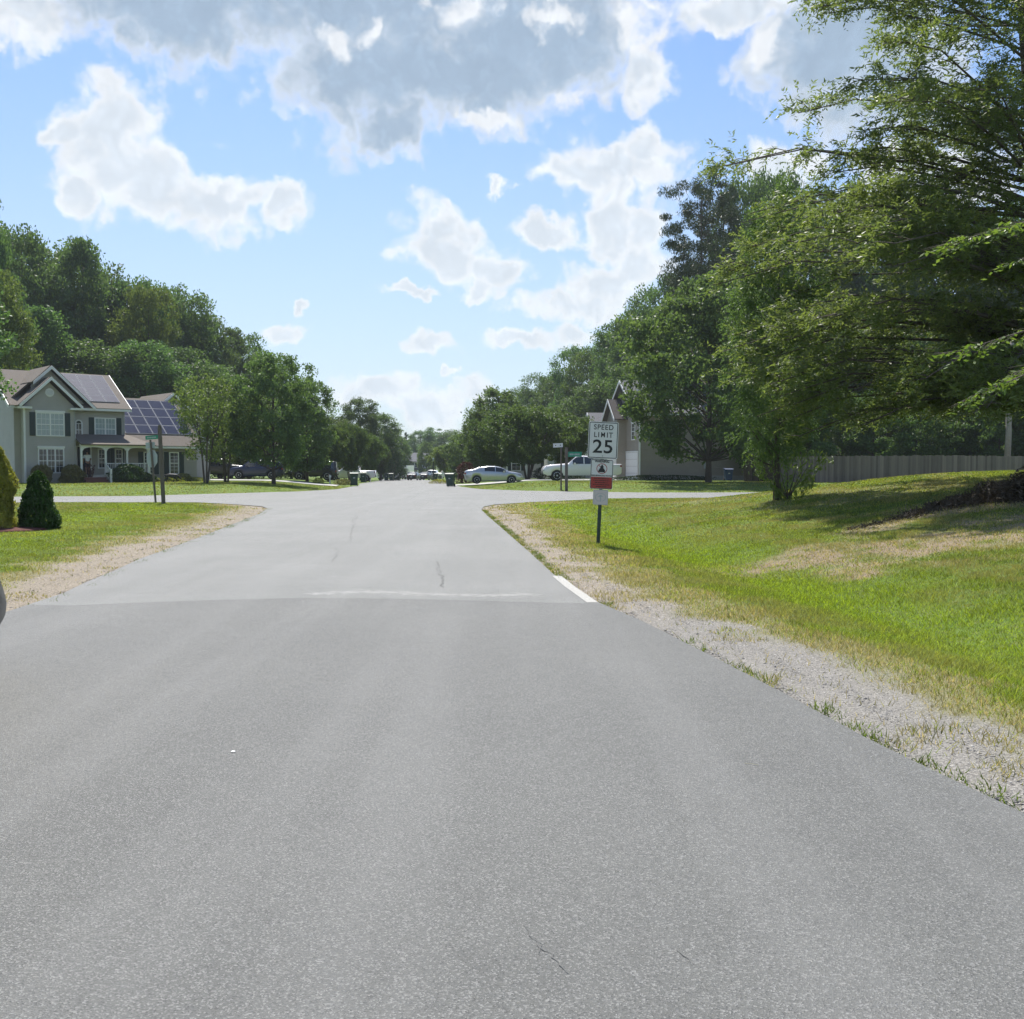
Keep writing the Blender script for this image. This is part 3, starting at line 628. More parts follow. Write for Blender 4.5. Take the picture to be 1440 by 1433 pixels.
# right side
T(742, 92, 572, 58, 'myrtle', 'crape_myrtle', 'wide multi-trunked crape myrtle between silver sedan and white pickup')
T(700, 99, 585, 44, 'myrtle', 'crape_myrtle', 'dark rounded crape myrtle directly behind the silver sedan')
T(795, 100, 580, 40, 'myrtle', 'crape_myrtle', 'crape myrtle with reddish top behind the white pickup')
T(700, 130, 548, 44, 'woodedge0', 'roadside_tree', 'dark uneven tree rising behind the silver sedan')
T(676, 120, 572, 22, 'yardtree_b', 'roadside_tree', 'scraggly tree reaching left over the far road')
GR = 'trees of the wood on the right'; LR = 'tall broadleaf tree in the wood behind the houses on the right'
for px, Y, top, hw in [(760, 190, 536, 30), (785, 180, 520, 34), (815, 170, 498, 36), (845, 160, 478, 38), (872, 150, 450, 38), (905, 140, 418, 42), (935, 135, 402, 38), (960, 130, 400, 42), (735, 200, 552, 26),
                       (800, 150, 560, 40), (850, 145, 530, 44), (900, 128, 510, 46), (950, 120, 480, 50), (1000, 120, 380, 46),
                       (1045, 112, 262, 44), (1085, 116, 258, 46), (1130, 118, 262, 52), (1180, 116, 255, 56), (1235, 112, 265, 60), (1290, 114, 280, 60), (1345, 112, 290, 60), (1400, 114, 280, 60), (1450, 110, 290, 60), (1510, 112, 280, 70),
                       (1020, 104, 420, 52), (1080, 104, 430, 56), (1150, 102, 430, 60), (1220, 100, 430, 60), (1290, 100, 430, 60), (1360, 100, 430, 60), (1430, 100, 430, 60)]:
    T(px, Y, top, hw, 'forest%d' % rt.randrange(5), 'broadleaf_tree', LR, GR)
T(985, 100, 248, 62, 'pine', 'pine_tree', 'tall open pine with bare limbs against the clouds on the right', cat='pine')
T(1012, 106, 262, 40, 'pine', 'pine_tree', 'second tall pine half hidden behind the open pine', cat='pine')
T(955, 92, 415, 40, 'woodedge0', 'broadleaf_tree', 'yellow-green tree rising over the roof of the right house', mat='leaf_light')
GH = 'undergrowth trees behind the board fence'
for px in (1075, 1125, 1180, 1235, 1290, 1345, 1400, 1455, 1510):
    T(px + rt.uniform(-8, 8), 84 + rt.uniform(-3, 4), rt.uniform(520, 570), 44, 'woodedge%d' % rt.randrange(2), 'understory_tree', 'dark low tree crowding behind the board fence', GH, mat='leaf_forest')
tr_ = MB().tube([(0, 0, 0), (.1, 0, 4), (.05, .1, 8), (.3, 0, 12)], [.27, .22, .19, .12], 10); x_ = gx(1415, 79); s_ = empty('tree_snag', (x_, 79, gz1(x_, 79) - .1), 0, 'pale bare tree trunk rising behind the board fence at right', 'tree trunk')
tr_.tube([(.05, .1, 8), (.9, .3, 9.6), (1.5, .3, 10.2)], [.1, .06, .03], 6).build('trunk', M['bark_pale'], s_, True)
T(996, 74, 398, 110, 'maple', 'maple_tree', 'wide low-branched maple shading the right house and blue bin')
make_crown('linden', 51, 'oval', 12, 1.7, 2.75, 420, 22, .62, .115, .075, 'leaf_yard', r0=.19, nb=60, inner=.3, sprig=(7, .42), droop=.25)
h_ = hit(1092, 703); LX, LY = h_[0], h_[1]
place_tree('linden', 'upright_tree', LX, LY, EYE + (HOR - 268) / F_PX * LY - h_[2], 61 / F_PX * LY, .4, 'upright leafy tree with dark trunk and bushy base on the grass bank')
# big willow oak on the bank: trunk outside the frame, limbs reaching in --------
def oak():
    rs = np.random.RandomState(61); bx, by = 15.0, 27.0; bz = gz1(bx, by) - .1; H = 19.0
    e = empty('willow_oak', (bx, by, bz), 0, 'large willow oak with drooping narrow leaves filling the right edge', 'tree')
    tips = []; mb = MB(); tp = [(0, 0, 0), (-.3, 0, 3), (-.85, .1, 6), (-1.35, 0, 9.5), (-1.7, 0, 13), (-1.8, 0, 17)]; mb.tube(tp, [.36, .28, .22, .16, .10, .04], 12)
    def on_trunk(z):
        for a, b in zip(tp, tp[1:]):
            if a[2] <= z <= b[2]: return Vector(a).lerp(Vector(b), (z - a[2]) / (b[2] - a[2]))
        return Vector(tp[-1])
    bases = []; dirs = []
    for i in range(140):
        t = rs.uniform(0, 1) ** 1.1; z = 2.2 + t * 14; az = rs.uniform(0, 2 * math.pi)
        if rs.uniform() < .45: az = rs.uniform(math.pi * .65, math.pi * 1.4)          # more limbs on the open side
        prof = (1 - .45 * t) * (1 - .9 * max(0, (t - .75) / .25) ** 2); Lb = 8.2 * prof * rs.uniform(.72, 1.1)
        rise = -.02 + .42 * t + rs.uniform(-.08, .12); d = Vector((math.cos(az), math.sin(az), rise)).normalized(); s = on_trunk(min(z, 16.5))
        if i % 4 == 0:                                                             # long low limbs over the verge
            z = rs.uniform(2.3, 8.0); t = (z - 2.2) / 14; az = math.pi + rs.normal() * .42; Lb = rs.uniform(7.2, 9.4) * (1 - .25 * t); d = Vector((math.cos(az), math.sin(az), .05 + .25 * t)).normalized(); s = on_trunk(z)
        if i % 8 == 1: z = rs.uniform(1.9, 3.1); t = .02; az = math.pi + rs.uniform(-1.3, 1.3); Lb = rs.uniform(5.0, 8.4); d = Vector((math.cos(az), math.sin(az), rs.uniform(-.10, .0))).normalized(); s = on_trunk(z)
        if t > .5 and rs.uniform() < .08: continue
        m1 = s + d * Lb * .4 + Vector((0, 0, .03 * Lb)); m2 = s + d * Lb * .75 + Vector((0, 0, .02 * Lb)); en = s + d * Lb - Vector((0, 0, .07 * Lb))
        r = .022 + .045 * (1 - t); mb.tube([s, m1, m2, en], [r, r * .7, r * .4, .012], 6, False)
        side = Vector((-d.y, d.x, 0)).normalized()
        if t > .42: Lb *= .9
        for k in range(int((17 if t > .42 else 10) * Lb / 6) + 3):                     # side twigs
            u = rs.uniform(.08, 1); q = (s.lerp(m1, u / .4) if u < .4 else m1.lerp(m2, (u - .4) / .35) if u < .75 else m2.lerp(en, (u - .75) / .25))
            sd_ = side * rs.choice([-1, 1]); Lt = (1.6 - .9 * u) * rs.uniform(.5, 1.15); dd = (sd_ * .8 + d * .7 + Vector((0, 0, rs.uniform(-.1, .4)))).normalized(); en2 = q + dd * Lt - Vector((0, 0, .12 * Lt))
            mb.tube([q, q + dd * Lt * .55, en2], [.014, .01, .004], 4, False)
            for w_ in range(11):
                v_ = rs.uniform(.1, 1); bases.append(q.lerp(en2, v_) + Vector(rs.normal(size=3) * .10)); dr = (dd * .8 + Vector(rs.normal(size=3)) * .55 + Vector((0, 0, -.12))).normalized(); dirs.append(dr)
    B = np.array([b[:] for b in bases]); D = np.array([d[:] for d in dirs])
    v, q = sprigs(rs, B, D, rs.uniform(.25, .55, len(B)), 10, .15, .042, .3)
    link('crown', npmesh('willow_oak_crown', v, q), M['leaf_oak'], e)
    mb.build('trunk', M['bark'], e, True)
oak()
# nearer elm at the verge outside the frame: a few leafy limbs hang into the picture
def near_elm():
    rs = np.random.RandomState(71); bx, by = 9.6, 13.2; bz = gz1(bx, by) - .1
    e = empty('elm_tree', (bx, by, bz), 0, 'bright broad-leaved branches hanging in at the right edge before the oak', 'tree')
    mb = MB(); mb.tube([(0, 0, 0), (.1, 0, 2.5), (.1, .1, 5), (.3, 0, 8)], [.2, .16, .12, .05], 10); bases = []; dirs = []
    def limb(z, px, py, Y, n, r=.05):
        P = at_depth(px, py, Y) - Vector((bx, by, bz)); s = Vector((.1, .03, z)); m_ = s.lerp(P, .5) + Vector((0, 0, .35)); mb.tube([s, m_, P], [r, r * .5, .006], 6, False)
        for k in range(n):
            u = 1 - rs.uniform(0, 1) ** 1.3 * .75; q = s.lerp(m_, u * 2) if u < .5 else m_.lerp(P, u * 2 - 1); dd = (P - m_).normalized(); sd_ = Vector((-dd.y, dd.x, 0)) * rs.choice([-1, 1])
            d2 = (dd * .8 + sd_ * .6 + Vector((0, 0, rs.uniform(-.35, .3)))).normalized(); L = rs.uniform(.2, .45); e2 = q + d2 * L; mb.tube([q, e2], [.006, .002], 4, False)
            bases.append(q[:]); dirs.append(d2[:])
    limb(4.6, 1335, 342, 13.2, 46); limb(4.2, 1420, 372, 13.0, 26, .04); limb(3.3, 1330, 500, 13.2, 34); limb(3.0, 1372, 555, 13.0, 34); limb(3.1, 1440, 520, 13.3, 26, .03)
    for k in range(9): az = rs.uniform(-1.4, 1.4); P = Vector((math.cos(az) * 3 + 0, math.sin(az) * 3, rs.uniform(3, 8))) + Vector((bx, by, bz)); r_ = P.x / P.y; limb(rs.uniform(2.5, 5), CX + r_ * F_PX, HOR + (EYE - P.z) / P.y * F_PX, P.y, 40)
    B = np.array(bases); D = np.array(dirs); v, q = sprigs(rs, B, D, rs.uniform(.25, .45, len(B)), 9, .085, .042, .2)
    link('crown', npmesh('elm_crown', v, q), M['leaf_near'], e); mb.build('trunk', M['bark'], e, True)
near_elm()
# small bushy growth round the upright tree's foot
def leaf_bush(name, x, y, rx, ry, H, n, L, w, mat, label, cat='bush', seed=1, shape='dome', group=None, up=.4, z=None):
    rs = np.random.RandomState(seed); th = rs.uniform(0, 6.28, n); t = rs.uniform(0, 1, n)
    f = lobed(rs, 6); bumps = 1 + .30 * (fbm(th * 2.2 + 5, t * 8 + seed, 3) - .5) * 2
    if shape == 'dome': pr = np.sqrt(np.clip(1 - (t * .97) ** 2.4, 0, 1)) * np.clip(.75 + t * 1.5, 0, 1)
    elif shape == 'cone': pr = np.sqrt(np.clip(1.0 - t ** 2.6, 0, 1)) * np.clip(1.02 - .34 * t, 0, 1) * np.clip(.86 + t * 1.4, 0, 1)
    else: pr = np.clip(.3 + t * .9, 0, 1)
    r = pr * f(th, t) ** .5 * bumps * rs.uniform(.62, 1.03, n) ** .5
    c = np.stack([rx * r * np.cos(th), ry * r * np.sin(th), t * H * (1 + .04 * np.sin(th * 4))], 1)
    a = c / (np.linalg.norm(c, axis=1, keepdims=True) + 1e-6) + rs.normal(size=c.shape) * .5 + np.array([0, 0, .5])
    v, q = cards(rs, c, L, w, up, a=a); z = gz1(x, y) if z is None else z
    e = empty(name, (x, y, z - .02), 0, label, cat, group); link('foliage', npmesh(name, v, q), M[mat], e)
    mb = MB()
    for k in range(7): az = k * .9; mb.tube([(0, 0, 0), (rx * .5 * math.cos(az), ry * .5 * math.sin(az), H * .7)], [.02 + .01 * H, .006], 5, False)
    mb.build('stem', M['bark'], e); return e
leaf_bush('bush', LX + .25, LY - .35, 1.2, .9, 1.45, 900, .19, .045, 'leaf_near', 'loose feathery bush sprouting round the foot of the upright tree', seed=4, shape='spray')
x_, y_, _ = hit(47, 745); leaf_bush('dwarf_spruce', x_ - .06, y_ + .4, .48, .50, 1.36, 15000, .075, .032, 'spruce', 'dark green cone-shaped dwarf spruce on the left lawn', 'shrub', 5, 'cone', up=.2)
x_, y_, _ = hit(-11, 746); leaf_bush('golden_arborvitae', x_ - .10, y_ + .35, .56, .56, 1.98, 16000, .08, .034, 'golden', 'golden-yellow conical evergreen at the left edge', 'shrub', 6, 'cone', up=.2)
mx_, my_ = x_ + .05, y_ + .3
mb = MB(); mb.lathe([(1.05, 0), (.95, .05), (.5, .08), (.02, .09)], 28, (0, 0, 0)); mo = mb.build('mulch_bed', M['mulch'], None, True); mo.location = (mx_, my_, gz1(mx_, my_) - .02); tag(mo, 'round bed of red-brown mulch under the golden evergreen', 'mulch bed')
# ------------------------------------------------------------------ grass blades
def blades(name, pts, hgt, wid, colf, label_kind='stuff', seed=0, lean=1.3):
    rs = np.random.RandomState(seed); x, y = pts; n = len(x); z = gz(x, y)
    az = rs.uniform(0, 6.28, n); h = hgt * rs.uniform(.4, 1.2, n) * (.45 + 1.1 * fbm(x * 1.7, y * 1.7, 4)); ln = rs.uniform(.1, 1, n) * lean * h; la = rs.uniform(0, 6.28, n)
    dx, dy = np.cos(az) * wid / 2, np.sin(az) * wid / 2; base = np.stack([x, y, z - .01], 1)
    tip = base + np.stack([np.cos(la) * ln, np.sin(la) * ln, h], 1)
    v = np.stack([base - np.stack([dx, dy, 0 * dx], 1), base + np.stack([dx, dy, 0 * dx], 1), tip], 1).reshape(-1, 3)
    me = npmesh(name, v, None, np.arange(3 * n).reshape(-1, 3)); c = colf(x, y, rs)
    ca = me.color_attributes.new('tint', 'FLOAT_COLOR', 'POINT'); ca.data.foreach_set('color', np.repeat(np.concatenate([c, np.ones((n, 1))], 1), 3, 0).astype(np.float32).ravel())
    o = link(name, me, M['blade']); o['kind'] = 'stuff'; return o
m = bpy.data.materials.new('grass_blade'); m.use_nodes = True; nt = m.node_tree; b = nt.nodes['Principled BSDF']; at = nt.nodes.new('ShaderNodeAttribute'); at.attribute_name = 'tint'
nt.links.new(at.outputs['Color'], b.inputs['Base Color']); b.inputs['Roughness'].default_value = .55; b.inputs['Specular IOR Level'].default_value = .3
tr = nt.nodes.new('ShaderNodeBsdfTranslucent'); nt.links.new(mixc(nt, 1.0, at.outputs['Color'], (1.3, 1.15, .6), 'MULTIPLY'), tr.inputs['Color']); mx = nt.nodes.new('ShaderNodeMixShader'); mx.inputs[0].default_value = .45
nt.links.new(b.outputs[0], mx.inputs[1]); nt.links.new(tr.outputs[0], mx.inputs[2]); nt.links.new(mx.outputs[0], nt.nodes['Material Output'].inputs['Surface']); M['blade'] = m
def grass_col(x, y, rs):
    n = len(x); gr, st, de = zone(x, y); a = fbm(x * .45 + 9, y * .45, 4)[:, None]; b_ = rs.uniform(0, 1, (n, 1)); d = x - (6.2 - .115 * y)
    lush = (np.exp(-((d + .2) / 1.5) ** 2) * (x > 0) + np.exp(-((seg_dist(x, y, LT[-2:] + LE) - 4.2) / 1.4) ** 2) * (x < 0) * .8)[:, None]
    g = np.array([.16, .24, .032]) * (1 - a) + np.array([.31, .37, .07]) * a; g = g * (1 - lush * .75) + np.array([.31, .45, .03]) * lush * .75
    g = g * (.32 + 1.2 * b_ ** 1.3); olive = np.array([.29, .27, .12]) * (.7 + .6 * b_); t = S((fbm(x * .9 + 70, y * .9, 4) - .45) / .2)[:, None] * .75 * (1 - lush * .8); g = g * (1 - t) + olive * t
    sc = np.array([.42, .37, .20]) * (.5 + .8 * b_); pick = (rs.uniform(0, 1, (n, 1)) < (np.maximum(st * .62, de * .9) * .75)[:, None]); return np.where(pick, sc, g)
rsg = np.random.RandomState(9)
def scatter(x0, x1, y0, y1, dens, keep):
    n = int((x1 - x0) * (y1 - y0) * dens); x = rsg.uniform(x0, x1, n); y = rsg.uniform(y0, y1, n)
    k = (np.abs(x) < .58 * y + 3.2) & (road_sd(x, y) > .02); x, y = x[k], y[k]; k = keep(x, y) > rsg.uniform(0, 1, len(x)); return x[k], y[k]
def keep_lawn(x, y):
    gr, st, de = zone(x, y); return np.clip(1 - .97 * gr - .40 * st * (1 - gr) - .62 * de, .025 + .34 * S((fbm(x * 1.9 + 3, y * 1.9, 3) - .52) / .1), 1)
for nm, bx, dens, h, w in [('grass', (1.5, 9, 4.5, 10), 4200, .055, .008), ('grass', (2, 9, 1, 4.5), 1500, .055, .012), ('grass', (0, 13, 10, 16), 2700, .055, .011), ('grass', (-2, 15, 16, 24), 1500, .052, .017), ('grass', (-3, 19, 24, 34), 650, .05, .026), ('grass', (-3, 26, 34, 50), 230, .05, .045),
                       ('grass', (-15, -3, 7, 20), 1500, .045, .014), ('grass', (-19, -4, 20, 32), 800, .042, .022), ('grass', (-27, -6, 32, 47), 260, .045, .042), ('grass', (-36, 34, 50, 78), 50, .05, .08)]:
    p = scatter(bx[0], bx[1], bx[2], bx[3], dens, keep_lawn); o = blades(nm, p, h, w, grass_col, seed=int(dens))
# tufts right at the asphalt edge
def edge_pts(line, n, off0, off1, seed):
    rs = np.random.RandomState(seed); P = np.array(line); sl = np.hypot(*(P[1:] - P[:-1]).T); cs = np.concatenate([[0], np.cumsum(sl)]); X = []; Y = []
    while len(X) < n:
        s = rs.uniform(0, cs[-1]); i = min(np.searchsorted(cs, s) - 1, len(sl) - 1); i = max(i, 0); u = (s - cs[i]) / sl[i]; q = P[i] * (1 - u) + P[i + 1] * u; d = (P[i + 1] - P[i]) / sl[i]; nrm_ = np.array([d[1], -d[0]])
        if fbm(q[0:1] * 1.3, q[1:2] * 1.3 + 5, 3)[0] < .47 and q[1] < 14: continue
        c = q + nrm_ * rs.uniform(off0, off1)
        for k in range(7): X.append(c[0] + rs.normal() * .035); Y.append(c[1] + rs.normal() * .05)
    return np.array(X), np.array(Y)
def tuft_col(x, y, rs): b_ = rs.uniform(.6, 1.3, (len(x), 1)); return np.array([.12, .19, .03]) * b_
blades('weed_tufts', edge_pts(RE[2:], 5200, .02, .16, 3), .05, .011, tuft_col, seed=5, lean=1.2)
blades('weed_tufts', edge_pts(LE[:-2][::-1], 5200, .02, .2, 4), .05, .02, tuft_col, seed=6, lean=1.2)
# gravel stones on the near verges
def stones(name, x0, x1, y0, y1, dens, size, seed, mats, side):
    rs = np.random.RandomState(seed); n = int((x1 - x0) * (y1 - y0) * dens); x = rs.uniform(x0, x1, n); y = rs.uniform(y0, y1, n)
    k = (np.abs(x) < .56 * y + 2) & (road_sd(x, y) > .03); x, y = x[k], y[k]; gr, st, de = zone(x, y); k = rs.uniform(0, 1, len(x)) < gr * np.clip(.35 + 1.3 * (fbm(x * 2.1, y * 2.1, 3) - .3), .12, .9); x, y = x[k], y[k]; n = len(x); z = gz(x, y)
    oc = np.array([(1, 0, 0), (0, 1, 0), (-1, 0, 0), (0, -1, 0), (0, 0, .6), (0, 0, -.6)], float); fc = np.array([(0, 1, 4), (1, 2, 4), (2, 3, 4), (3, 0, 4), (1, 0, 5), (2, 1, 5), (3, 2, 5), (0, 3, 5)])
    s = size * rs.lognormal(0, .45, n); a = rs.uniform(0, 6.28, n); j = rs.uniform(.55, 1.25, (n, 6, 1)); v = oc[None] * j * s[:, None, None] * np.array([1, .75, .6])
    ca_, sa = np.cos(a)[:, None], np.sin(a)[:, None]; vx = v[..., 0] * ca_ - v[..., 1] * sa; vy = v[..., 0] * sa + v[..., 1] * ca_
    V = np.stack([vx + x[:, None], vy + y[:, None], v[..., 2] + z[:, None] + s[:, None] * -.12], -1).reshape(-1, 3)
    Fm = (fc[None] + (np.arange(n) * 6)[:, None, None]).reshape(-1, 3); me = npmesh(name, V, None, Fm); o = link(name, me, M[mats]); o['kind'] = 'stuff'; return o
def stone_mat(name, c0, c1, dk):
    m = bpy.data.materials.new(name); m.use_nodes = True; nt = m.node_tree; b = nt.nodes['Principled BSDF']; g = nt.nodes.new('ShaderNodeNewGeometry')
    r = g.outputs['Random Per Island']; c = mixc(nt, r, c0, c1); c = mixc(nt, mth(nt, 'LESS_THAN', r, dk), c, (.05, .05, .055)); nt.links.new(c, b.inputs['Base Color']); b.inputs['Roughness'].default_value = .9; return m
M['gravel_pale'] = stone_mat('gravel_pale', (.20, .185, .165), (.46, .435, .39), .16); M['gravel_brown'] = stone_mat('gravel_brown', (.18, .15, .12), (.46, .40, .32), .12)
stones('gravel', 1.2, 6, 2.5, 9, 4200, .0072, 1, 'gravel_pale', 1); stones('gravel', .3, 3.6, 9, 15, 2200, .0095, 2, 'gravel_pale', 1); stones('gravel', -1.6, 2.6, 15, 34, 420, .015, 3, 'gravel_brown', 1)
stones('gravel', -9, -4.5, 9.5, 18, 900, .012, 4, 'gravel_brown', -1); stones('gravel', -11, -6, 18, 36, 260, .017, 5, 'gravel_brown', -1)
# dead brush along the broken edge of the bank
def brush():
    rs = np.random.RandomState(8); P = [hit(px, py) for px, py in [(1175, 752), (1215, 740), (1270, 728), (1310, 716), (1350, 708), (1400, 702), (1440, 698), (1500, 694)]]
    A = np.array(P); out_ = []
    for k in range(13000):
        u = rs.uniform(0, 1) ** .36 * (len(A) - 1); i = min(int(u), len(A) - 2); q = A[i] * (1 - (u - i)) + A[i + 1] * (u - i); nz = fbm(q[0:1] * 2.3, q[1:2] * 2.3, 3)[0]; w = (.10 + .42 * (u / 7) ** 1.3) * (.5 + nz); hh = (.04 + .62 * (u / 7) ** 1.6) * np.clip((nz - .25) * 2.6, .05, 1.5)
        if rs.uniform() < np.clip(1.3 - nz * 2.2, 0, .8): continue
        out_.append((q[0] + rs.normal() * .10, q[1] - abs(rs.normal()) * w * 1.5 + .1, q[2] * 0 + rs.uniform(0, 1) ** 1.5 * hh))
    c = np.array(out_); c[:, 2] += gz(c[:, 0], c[:, 1]); v, q = cards(rs, c, .15, .028, .1)
    e = empty('brush_pile', tuple(A[4]), 0, 'heap of dead brown leaves and brush trailing along the bank', 'brush pile'); v = v - A[4]
    link('dead_leaves', npmesh('dead_leaves', v, q), M['dead_leaf'], e); mb = MB()
    for k in range(60):
        u = rs.uniform(.25, 1) * (len(A) - 1); i = min(int(u), len(A) - 2); q_ = Vector(A[i] * (1 - (u - i)) + A[i + 1] * (u - i) - A[4]); d = Vector((rs.normal(), rs.normal() * .6, abs(rs.normal()) * .3)).normalized(); L = rs.uniform(.2, .55)
        mb.tube([q_ + Vector((0, 0, .02)), q_ + d * L * .5 + Vector((0, 0, .05)), q_ + d * L], [.008, .006, .002], 4, False)
    mb.build('twigs', M['bark'], e)
brush()
# ------------------------------------------------------------------ house building blocks (local: x along the front, y into the house, z up)
def wall_window(par, x0, x1, z0, z1, y=0.0, lights=2, bars=(2, 2), pane='pane_light', shutters=True, head=True, side=False, label=None):
    """window on a wall plane facing -y at depth y (side=True: plane facing -x at x=y, spans run along y)"""
    def bx(mb, a0, a1, d0, d1, c0, c1):
        mb.box(y + d0, y + d1, a0, a1, c0, c1) if side else mb.box(a0, a1, y + d0, y + d1, c0, c1)
    f = MB(); t = .085; bx(f, x0 - t, x0, -.07, .02, z0 - t, z1 + t); bx(f, x1, x1 + t, -.07, .02, z0 - t, z1 + t); bx(f, x0, x1, -.07, .02, z0 - t, z0); bx(f, x0, x1, -.07, .02, z1, z1 + t)
    wd = (x1 - x0) / lights
    for i in range(1, lights): bx(f, x0 + i * wd - .05, x0 + i * wd + .05, -.065, .02, z0, z1)
    zm = (z0 + z1) / 2; bx(f, x0, x1, -.06, .02, zm - .028, zm + .028)
    if head: bx(f, x0 - t - .04, x1 + t + .04, -.10, -.003, z1 + t, z1 + t + .14)
    fr = f.build('window', M['white'], par)
    if label: fr['label'] = label
    p = MB(); bx(p, x0, x1, -.036, -.030, z0, z1); p.build('pane', M[pane], fr)
    if bars:
        g = MB(); nb_, nr = bars
        for i in range(lights):
            for k in range(1, nb_): xx = x0 + i * wd + k * wd / nb_; bx(g, xx - .011, xx + .011, -.052, -.037, z0, z1)
        for half in (0, 1):
            for k in range(1, nr): zz = z0 + (half + k / nr) * (z1 - z0) / 2; bx(g, x0, x1, -.051, -.038, zz - .010, zz + .010)
        g.build('muntin', M['white'], fr)
    if shutters:
        for a in (x0 - t - .40, x1 + t + .03):
            s_ = MB(); bx(s_, a, a + .37, -.055, -.003, z0 - .05, z1 + .08)
            for k in range(1, 12): zz = z0 + (z1 - z0) * k / 12; bx(s_, a + .05, a + .32, -.066, -.055, zz - .035, zz)
            s_.build('shutter', M['shutter'], par)
    return fr
def roof_slab(par, pts, mat, th=.12, name='roof'):
    n = (Vector(pts[1]) - Vector(pts[0])).cross(Vector(pts[2]) - Vector(pts[0])).normalized()
    if n.z < 0: n = -n
    return MB().prism(pts, n * th).build(name, M[mat], par)
def fascia(par, a, b, hgt=.2, th=.04, name='fascia', drop_=0.02):
    a, b = Vector(a), Vector(b); d = (b - a).normalized(); h = Vector((0, 0, 1)); s = d.cross(h).normalized() * th
    return MB().prism([a + h * .10, b + h * .10, b - h * (hgt - .1), a - h * (hgt - .1)], s).build(name, M['white'], par)
def gable_rake(par, peak, e0, e1, off, name='rake_board'):
    for e in (e0, e1):
        a, b = Vector(peak) + Vector(off), Vector(e) + Vector(off); h = Vector((0, 0, 1)); s = Vector(off).normalized() * .05
        MB().prism([a + h * .12, b + h * .12, b - h * .12, a - h * .12], s).build(name, M['white'], par)
def solar(par, origin, ux, uv, cols, rows, skip=(), cw=1.0, ch=1.65, gap=.03, cell='panel'):
    """panels on a roof: origin upper-left corner, ux along, uv down-slope (unit vectors)"""
    ux, uv = Vector(ux), Vector(uv); n = ux.cross(uv).normalized(); n = n if n.z > 0 else -n
    for r in range(rows):
        for c in range(cols):
            if (r, c) in skip: continue
            o = Vector(origin) + ux * c * (cw + gap) + uv * r * (ch + gap) + n * .12
            fr = MB().prism([o, o + ux * cw, o + ux * cw + uv * ch, o + uv * ch], n * .045).build('solar_panel', M['panel_frame'], par); i_ = .03
            o2 = o + n * .046; MB().prism([o2 + ux * i_ + uv * i_, o2 + ux * (cw - i_) + uv * i_, o2 + ux * (cw - i_) + uv * (ch - i_), o2 + ux * i_ + uv * (ch - i_)], n * .004).build('solar_cells', M[cell], fr)
def laps(par, x0, x1, y, z0, z1, mat, lap=.15, name='lap_siding', top=None):
    m_ = MB(); z = z0
    while z < z1 - .03:
        a, b = x0, x1
        if top: a, b = top(z + lap * .6)
        if b - a > .1: m_.prism([(a, y - .001, z), (a, y - .024, z), (a, y - .005, min(z + lap, z1)), (a, y - .001, min(z + lap, z1))], (b - a, 0, 0))
        z += lap
    return m_.build(name, M[mat], par)
def siding_prism(par, pts, off, mat, name='wall'): return MB().prism(pts, off).build(name, M[mat], par)
# ------------------------------------------------------------------ house with solar panels (left)
TH = R(42); Y0 = 70.0; hx = (36 - CX) / F_PX * Y0; hz = .33
H1 = empty('solar_house', (hx, Y0, hz), TH, 'grey-green two-storey house with roof solar panels and a white-posted porch', 'house')
EV = 5.42
laps(H1, .07, 3.33, 0, -.1, EV, 'siding', .15); laps(H1, 3.42, 7.2, .9, .62, EV, 'siding', .15); laps(H1, 7.34, 12.9, .9, -.1, 2.6, 'siding_wing', .15)
laps(H1, 0, 3.4, 0, EV + .02, EV + 1.6, 'siding', .15, top=lambda z: (max(0, 1.7 - (EV + 1.6 - z) * 1.06), min(3.4, 1.7 + (EV + 1.6 - z) * 1.06)))
# main body: x -2.2..7.3, y 0.9..9 ; front bay x 0..3.4 stands forward at y 0
MB().box(-.42, 7.3, .9, 8.9, -.6, EV).build('wall', M['siding'], H1)
MB().box(0, 3.4, 0, .9, -.6, EV).build('front_bay', M['siding'], H1)
rid = EV + 2.75; dy = 4.0 + .0
# main roof, ridge along x at y=4.9
for sgn in (0, 1):
    if sgn == 0: roof_slab(H1, [(-.78, .5, EV - .05), (7.6, .5, EV - .05), (7.6, 4.9, rid), (-.78, 4.9, rid)], 'shingle')
    else: roof_slab(H1, [(-.78, 9.3, EV - .05), (7.6, 9.3, EV - .05), (7.6, 4.9, rid), (-.78, 4.9, rid)], 'shingle')
for xx in (-.42, 7.28): siding_prism(H1, [(xx, .9, EV), (xx, 8.9, EV), (xx, 4.9, rid - .1)], (.02, 0, 0), 'siding', 'gable_wall')
gable_rake(H1, (-.78, 4.9, rid), (-.78, .5, EV - .05), (-.78, 9.3, EV - .05), (-.05, 0, 0)); gable_rake(H1, (7.6, 4.9, rid), (7.6, .5, EV - .05), (7.6, 9.3, EV - .05), (.05, 0, 0))
fascia(H1, (3.6, .5, EV - .05), (7.6, .5, EV - .05)); fascia(H1, (-.78, .5, EV - .05), (-.1, .5, EV - .05))
